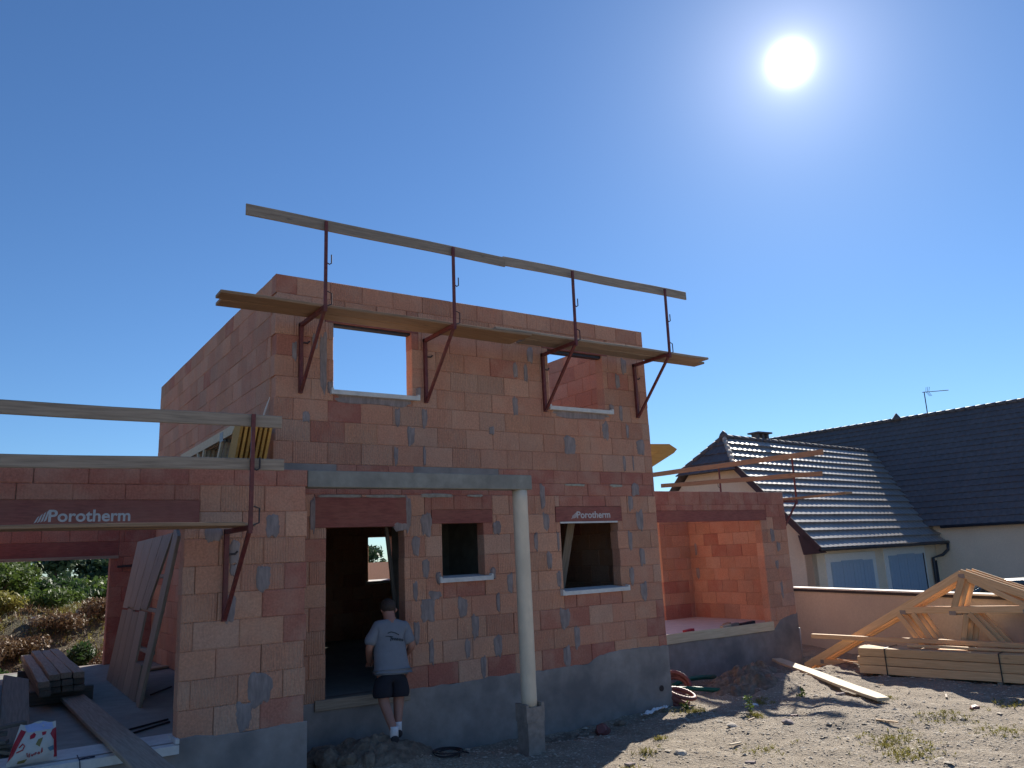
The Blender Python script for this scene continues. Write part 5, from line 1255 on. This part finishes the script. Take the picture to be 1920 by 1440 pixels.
bush('bush', .9, 23.0, 1.9, .8, 2600, .10, 'leaf_green', 'grass-green bush at the right of the garage view', group=GV, clumps=9)
bush('bush', -3.3, 13.0, .9, .75, 1800, .07, 'leaf_yellow', 'yellowish weedy bush at the left foot of the bank', group=GV, clumps=8)
bush('bush', -.95, 11.0, .5, .55, 1300, .05, 'leaf_dark', 'small dark leafy plant at the foot of the bank behind the planks', group=GV, clumps=6)
bush('bush', -1.75, 10.6, .55, .42, 1000, .05, 'leaf_green', 'small green plant just behind the plank stack', group=GV, clumps=6)
bush('dry_shrub', -3.0, 11.2, .85, .8, 3000, .04, 'leaf_dry', 'round dry brown shrub on the bank, left', 'shrub', GV, 9)
bush('dry_shrub', -2.2, 11.6, .65, .6, 2200, .04, 'leaf_dry', 'smaller dry brown shrub on the bank, beside the round one', 'shrub', GV, 8)
bush('dry_shrub', -3.6, 12.4, .9, .8, 2600, .045, 'leaf_dry', 'dry brown brush at the far left of the bank', 'shrub', GV, 9)
bush('dry_shrub', -1.3, 12.7, .8, .5, 2200, .045, 'leaf_dry', 'flat dry brush in the middle of the bank', 'shrub', GV, 9)
bush('dry_shrub', -.2, 13.6, .8, .55, 2000, .05, 'leaf_dry', 'reddish dry brush near the top of the bank, right', 'shrub', GV, 9)
bush('bush', -2.5, 14.3, .8, .6, 1800, .06, 'leaf_yellow', 'yellow-green weeds at the top of the bank below the large bush', group=GV, clumps=9)
bush('bush', -1.2, 15.4, .8, .55, 1800, .06, 'leaf_green', 'fresh green weeds on the crest of the bank', group=GV, clumps=9)
bush('bush', -2.6, 10.2, .6, .45, 1500, .05, 'leaf_dark', 'dark leafy growth at the foot of the bank, left of the planks', group=GV, clumps=8)
bush('dry_shrub', -.55, 10.2, .4, .75, 1400, .035, 'leaf_dry', 'reddish dry weeds beside the rear garage jamb', 'shrub', GV, 6)
bush('bush', 7.6, 14.5, 1.0, 2.3, 2600, .08, 'leaf_green', 'leafy bush seen through the rear window of the house', group=GV, clumps=9)
bush('bush', 9.2, 15.0, 1.1, 2.2, 2600, .08, 'leaf_dark', 'dark bush beside the one behind the rear window', group=GV, clumps=9)
# weeds over the bank
rn = random.Random(9); mb = MB(); mb2 = MB()
for i in range(9000):
    x, y = rn.uniform(-5, 4), rn.uniform(8.5, 19); z = gh(x, y); h = rn.uniform(.05, .22); a = rn.random()*6.28; s = rn.uniform(.006, .016); lx, ly = rn.gauss(0, .08), rn.gauss(0, .08)
    tgt = mb if noise.noise((x*.8, y*.8, 7)) + rn.gauss(0, .3) > .05 else mb2
    tgt.add([(x-math.cos(a)*s, y-math.sin(a)*s, z-.02), (x+math.cos(a)*s, y+math.sin(a)*s, z-.02), (x+lx, y+ly, z+h)], [(0,1,2)])
    if i % 3 == 0: leaf_cloud(tgt, (x, y, z+.05), (.1, .1, .06), 5, .03, rn)
tag(mb.build('weeds', 'leaf_yellow'), 'yellow-green weeds covering the earth bank', 'weeds', kind='stuff')
tag(mb2.build('dry_weeds', 'leaf_dry'), 'dry brown stalks covering the earth bank', 'weeds', kind='stuff')
# a few stones on the bank
for (x, y, s, lb) in ((-1.75, 13.2, .14, 'pale angular stone on the bank seen through the garage'), (-.7, 14.1, .1, 'curved white scrap near the top of the bank')):
    bm = bmesh.new(); bmesh.ops.create_icosphere(bm, subdivisions=2, radius=s)
    for v in bm.verts: v.co *= 1 + .4*noise.noise(v.co*12)
    me = bpy.data.meshes.new('stone'); bm.to_mesh(me); bm.free(); me.materials.append(MATS['stone']); o = bpy.data.objects.new('bank_stone', me); C.objects.link(o); o.location = (x, y, gh(x, y)+s*.5); tag(o, lb, 'stone')
# tufts on the building ground
rn = random.Random(4); mb = MB()
tufts = [(6.9, -.45, .35, 90), (7.25, -1.55, .16, 60), (8.2, -.9, .25, 60), (7.3, -3.9, .55, 170), (6.6, -4.4, .5, 120), (9.0, -3.6, .5, 90), (4.4, -2.1, .2, 40), (5.6, -3.0, .4, 50), (10.4, -3.9, .4, 70), (9.6, -2.2, .3, 60), (5.0, -1.7, .12, 30), (3.6, -2.6, .3, 40), (11.2, -4.3, .5, 90), (8.6, -4.6, .5, 80)]
for tx, ty, tr_, n_ in tufts:
    for i in range(n_):
        x, y = tx + rn.gauss(0, tr_*.5), ty + rn.gauss(0, tr_*.4)
        if inside_house(x, y): continue
        z = gh(x, y); h = rn.uniform(.02, .075); a = rn.random()*6.28; s = rn.uniform(.004, .009)
        for k in range(3):
            lx, ly = rn.gauss(0, .035), rn.gauss(0, .035)
            mb.add([(x-math.cos(a)*s, y-math.sin(a)*s, z-.01), (x+math.cos(a)*s, y+math.sin(a)*s, z-.01), (x+lx, y+ly, z+h)], [(0,1,2)])
        if i % 4 == 0: leaf_cloud(mb, (x, y, z+.03), (.04, .04, .02), 4, .016, rn)
tag(mb.build('ground_weeds', 'leaf_yellow'), 'thin yellow-green weeds growing through the gravel', 'weeds', kind='stuff')
def weed(x, y, h, n, lb):
    z = gh(x, y); t = thing('weed_plant', (x, y, z), lb, 'weed', 'single weeds at the shadow edge'); mb = MB(); r2 = random.Random(int(x*50))
    for i in range(n):
        f = i/n; leaf_cloud(mb, (x+r2.gauss(0, .03), y+r2.gauss(0, .03), z+h*f), (.05, .05, .03), 4, .03, r2)
    wpart(mb, 'foliage', 'leaf_green', t); mb = MB(); mb.tube([(x, y, z-.02), (x+.01, y, z+h)], [.006, .003], 5); wpart(mb, 'stem', 'leaf_green', t)
weed(7.35, -1.35, .26, 14, 'small upright green weed at the shadow edge right of the conduit coils')
weed(7.0, -.3, .12, 12, 'low green weed patch below the conduit coil at the house corner')
weed(9.0, -1.1, .14, 10, 'green weed near the far end of the loose plank')

# distant trees and hedges
def tree(x, y, h, r_, mt, label, n=1500, size=.35, cat='tree', group='trees far behind the garage'):
    z = gh(x, y); t = thing('distant_tree', (x, y, z), label, cat, group); rn = random.Random(int(x*7+y*3)); mb = MB(); k_ = 9
    for i in range(k_):
        a = rn.random()*6.28; rr = r_*rn.uniform(0, .7); leaf_cloud(mb, (x+math.cos(a)*rr, y+math.sin(a)*rr, z+h*rn.uniform(.35, .85)), (r_*.5, r_*.5, h*.2), n//k_, size, rn)
    wpart(mb, 'crown', mt, t); mb = MB(); mb.tube([(x, y, z-.3), (x+.1, y, z+h*.35), (x, y+.1, z+h*.75)], [r_*.1, r_*.07, r_*.02], 8)
    for i in range(4):
        a = i*1.6; mb.tube([(x, y, z+h*.35), (x+math.cos(a)*r_*.5, y+math.sin(a)*r_*.5, z+h*.65)], [r_*.05, r_*.015], 6)
    wpart(mb, 'trunk', 'bark', t)
tl = [(-9, 75, 3.5, 4, 'leftmost round tree on the horizon seen through the garage'), (-2, 85, 3.4, 4, 'second tree on the horizon behind the green bush'), (3, 70, 3.6, 2.2, 'upright tree in the middle of the horizon gap'), (8, 72, 4.6, 3.4, 'dark broad tree on the horizon next to the rear jamb'), (13, 80, 4.8, 4, 'rightmost dark tree on the horizon behind the garage'), (-16, 80, 3.6, 4, 'far tree hidden mostly by the bank'), (40, 90, 4, 4, 'distant tree in line with the rear window')]
for x, y, h, r_, lb in tl: tree(x, y, h, r_, 'leaf_far', lb)
rn = random.Random(2); mb = MB()
for i in range(70):
    x = -60 + i*3.2; leaf_cloud(mb, (x, 95 + rn.uniform(-6, 6), gh(x, 95)+1.1), (3.0, 2.5, rn.uniform(.9, 1.5)), 110, .5, rn)
tag(mb.build('far_hedgerow', 'leaf_far'), 'far hedgerow along the fields on the horizon', 'hedge', kind='stuff')
mb = MB()
for i in range(26):
    x = -6 + i*.75; leaf_cloud(mb, (x, 30 + rn.uniform(-1, 1), gh(x, 30)+.3), (.9, .8, rn.uniform(.4, .6)), 150, .13, rn)
tag(mb.build('field_greenery', 'leaf_green'), 'strip of fresh green undergrowth beyond the earth bank', 'undergrowth', kind='stuff')
# low garden wall seen through the rear window
mb = MB(); mb.box(4, 14, 12.0, 12.2, -1.2, 1.75); o = mb.build('garden_wall', 'render_wall'); tag(o, 'grey garden wall seen through the rear window of the house', 'wall')
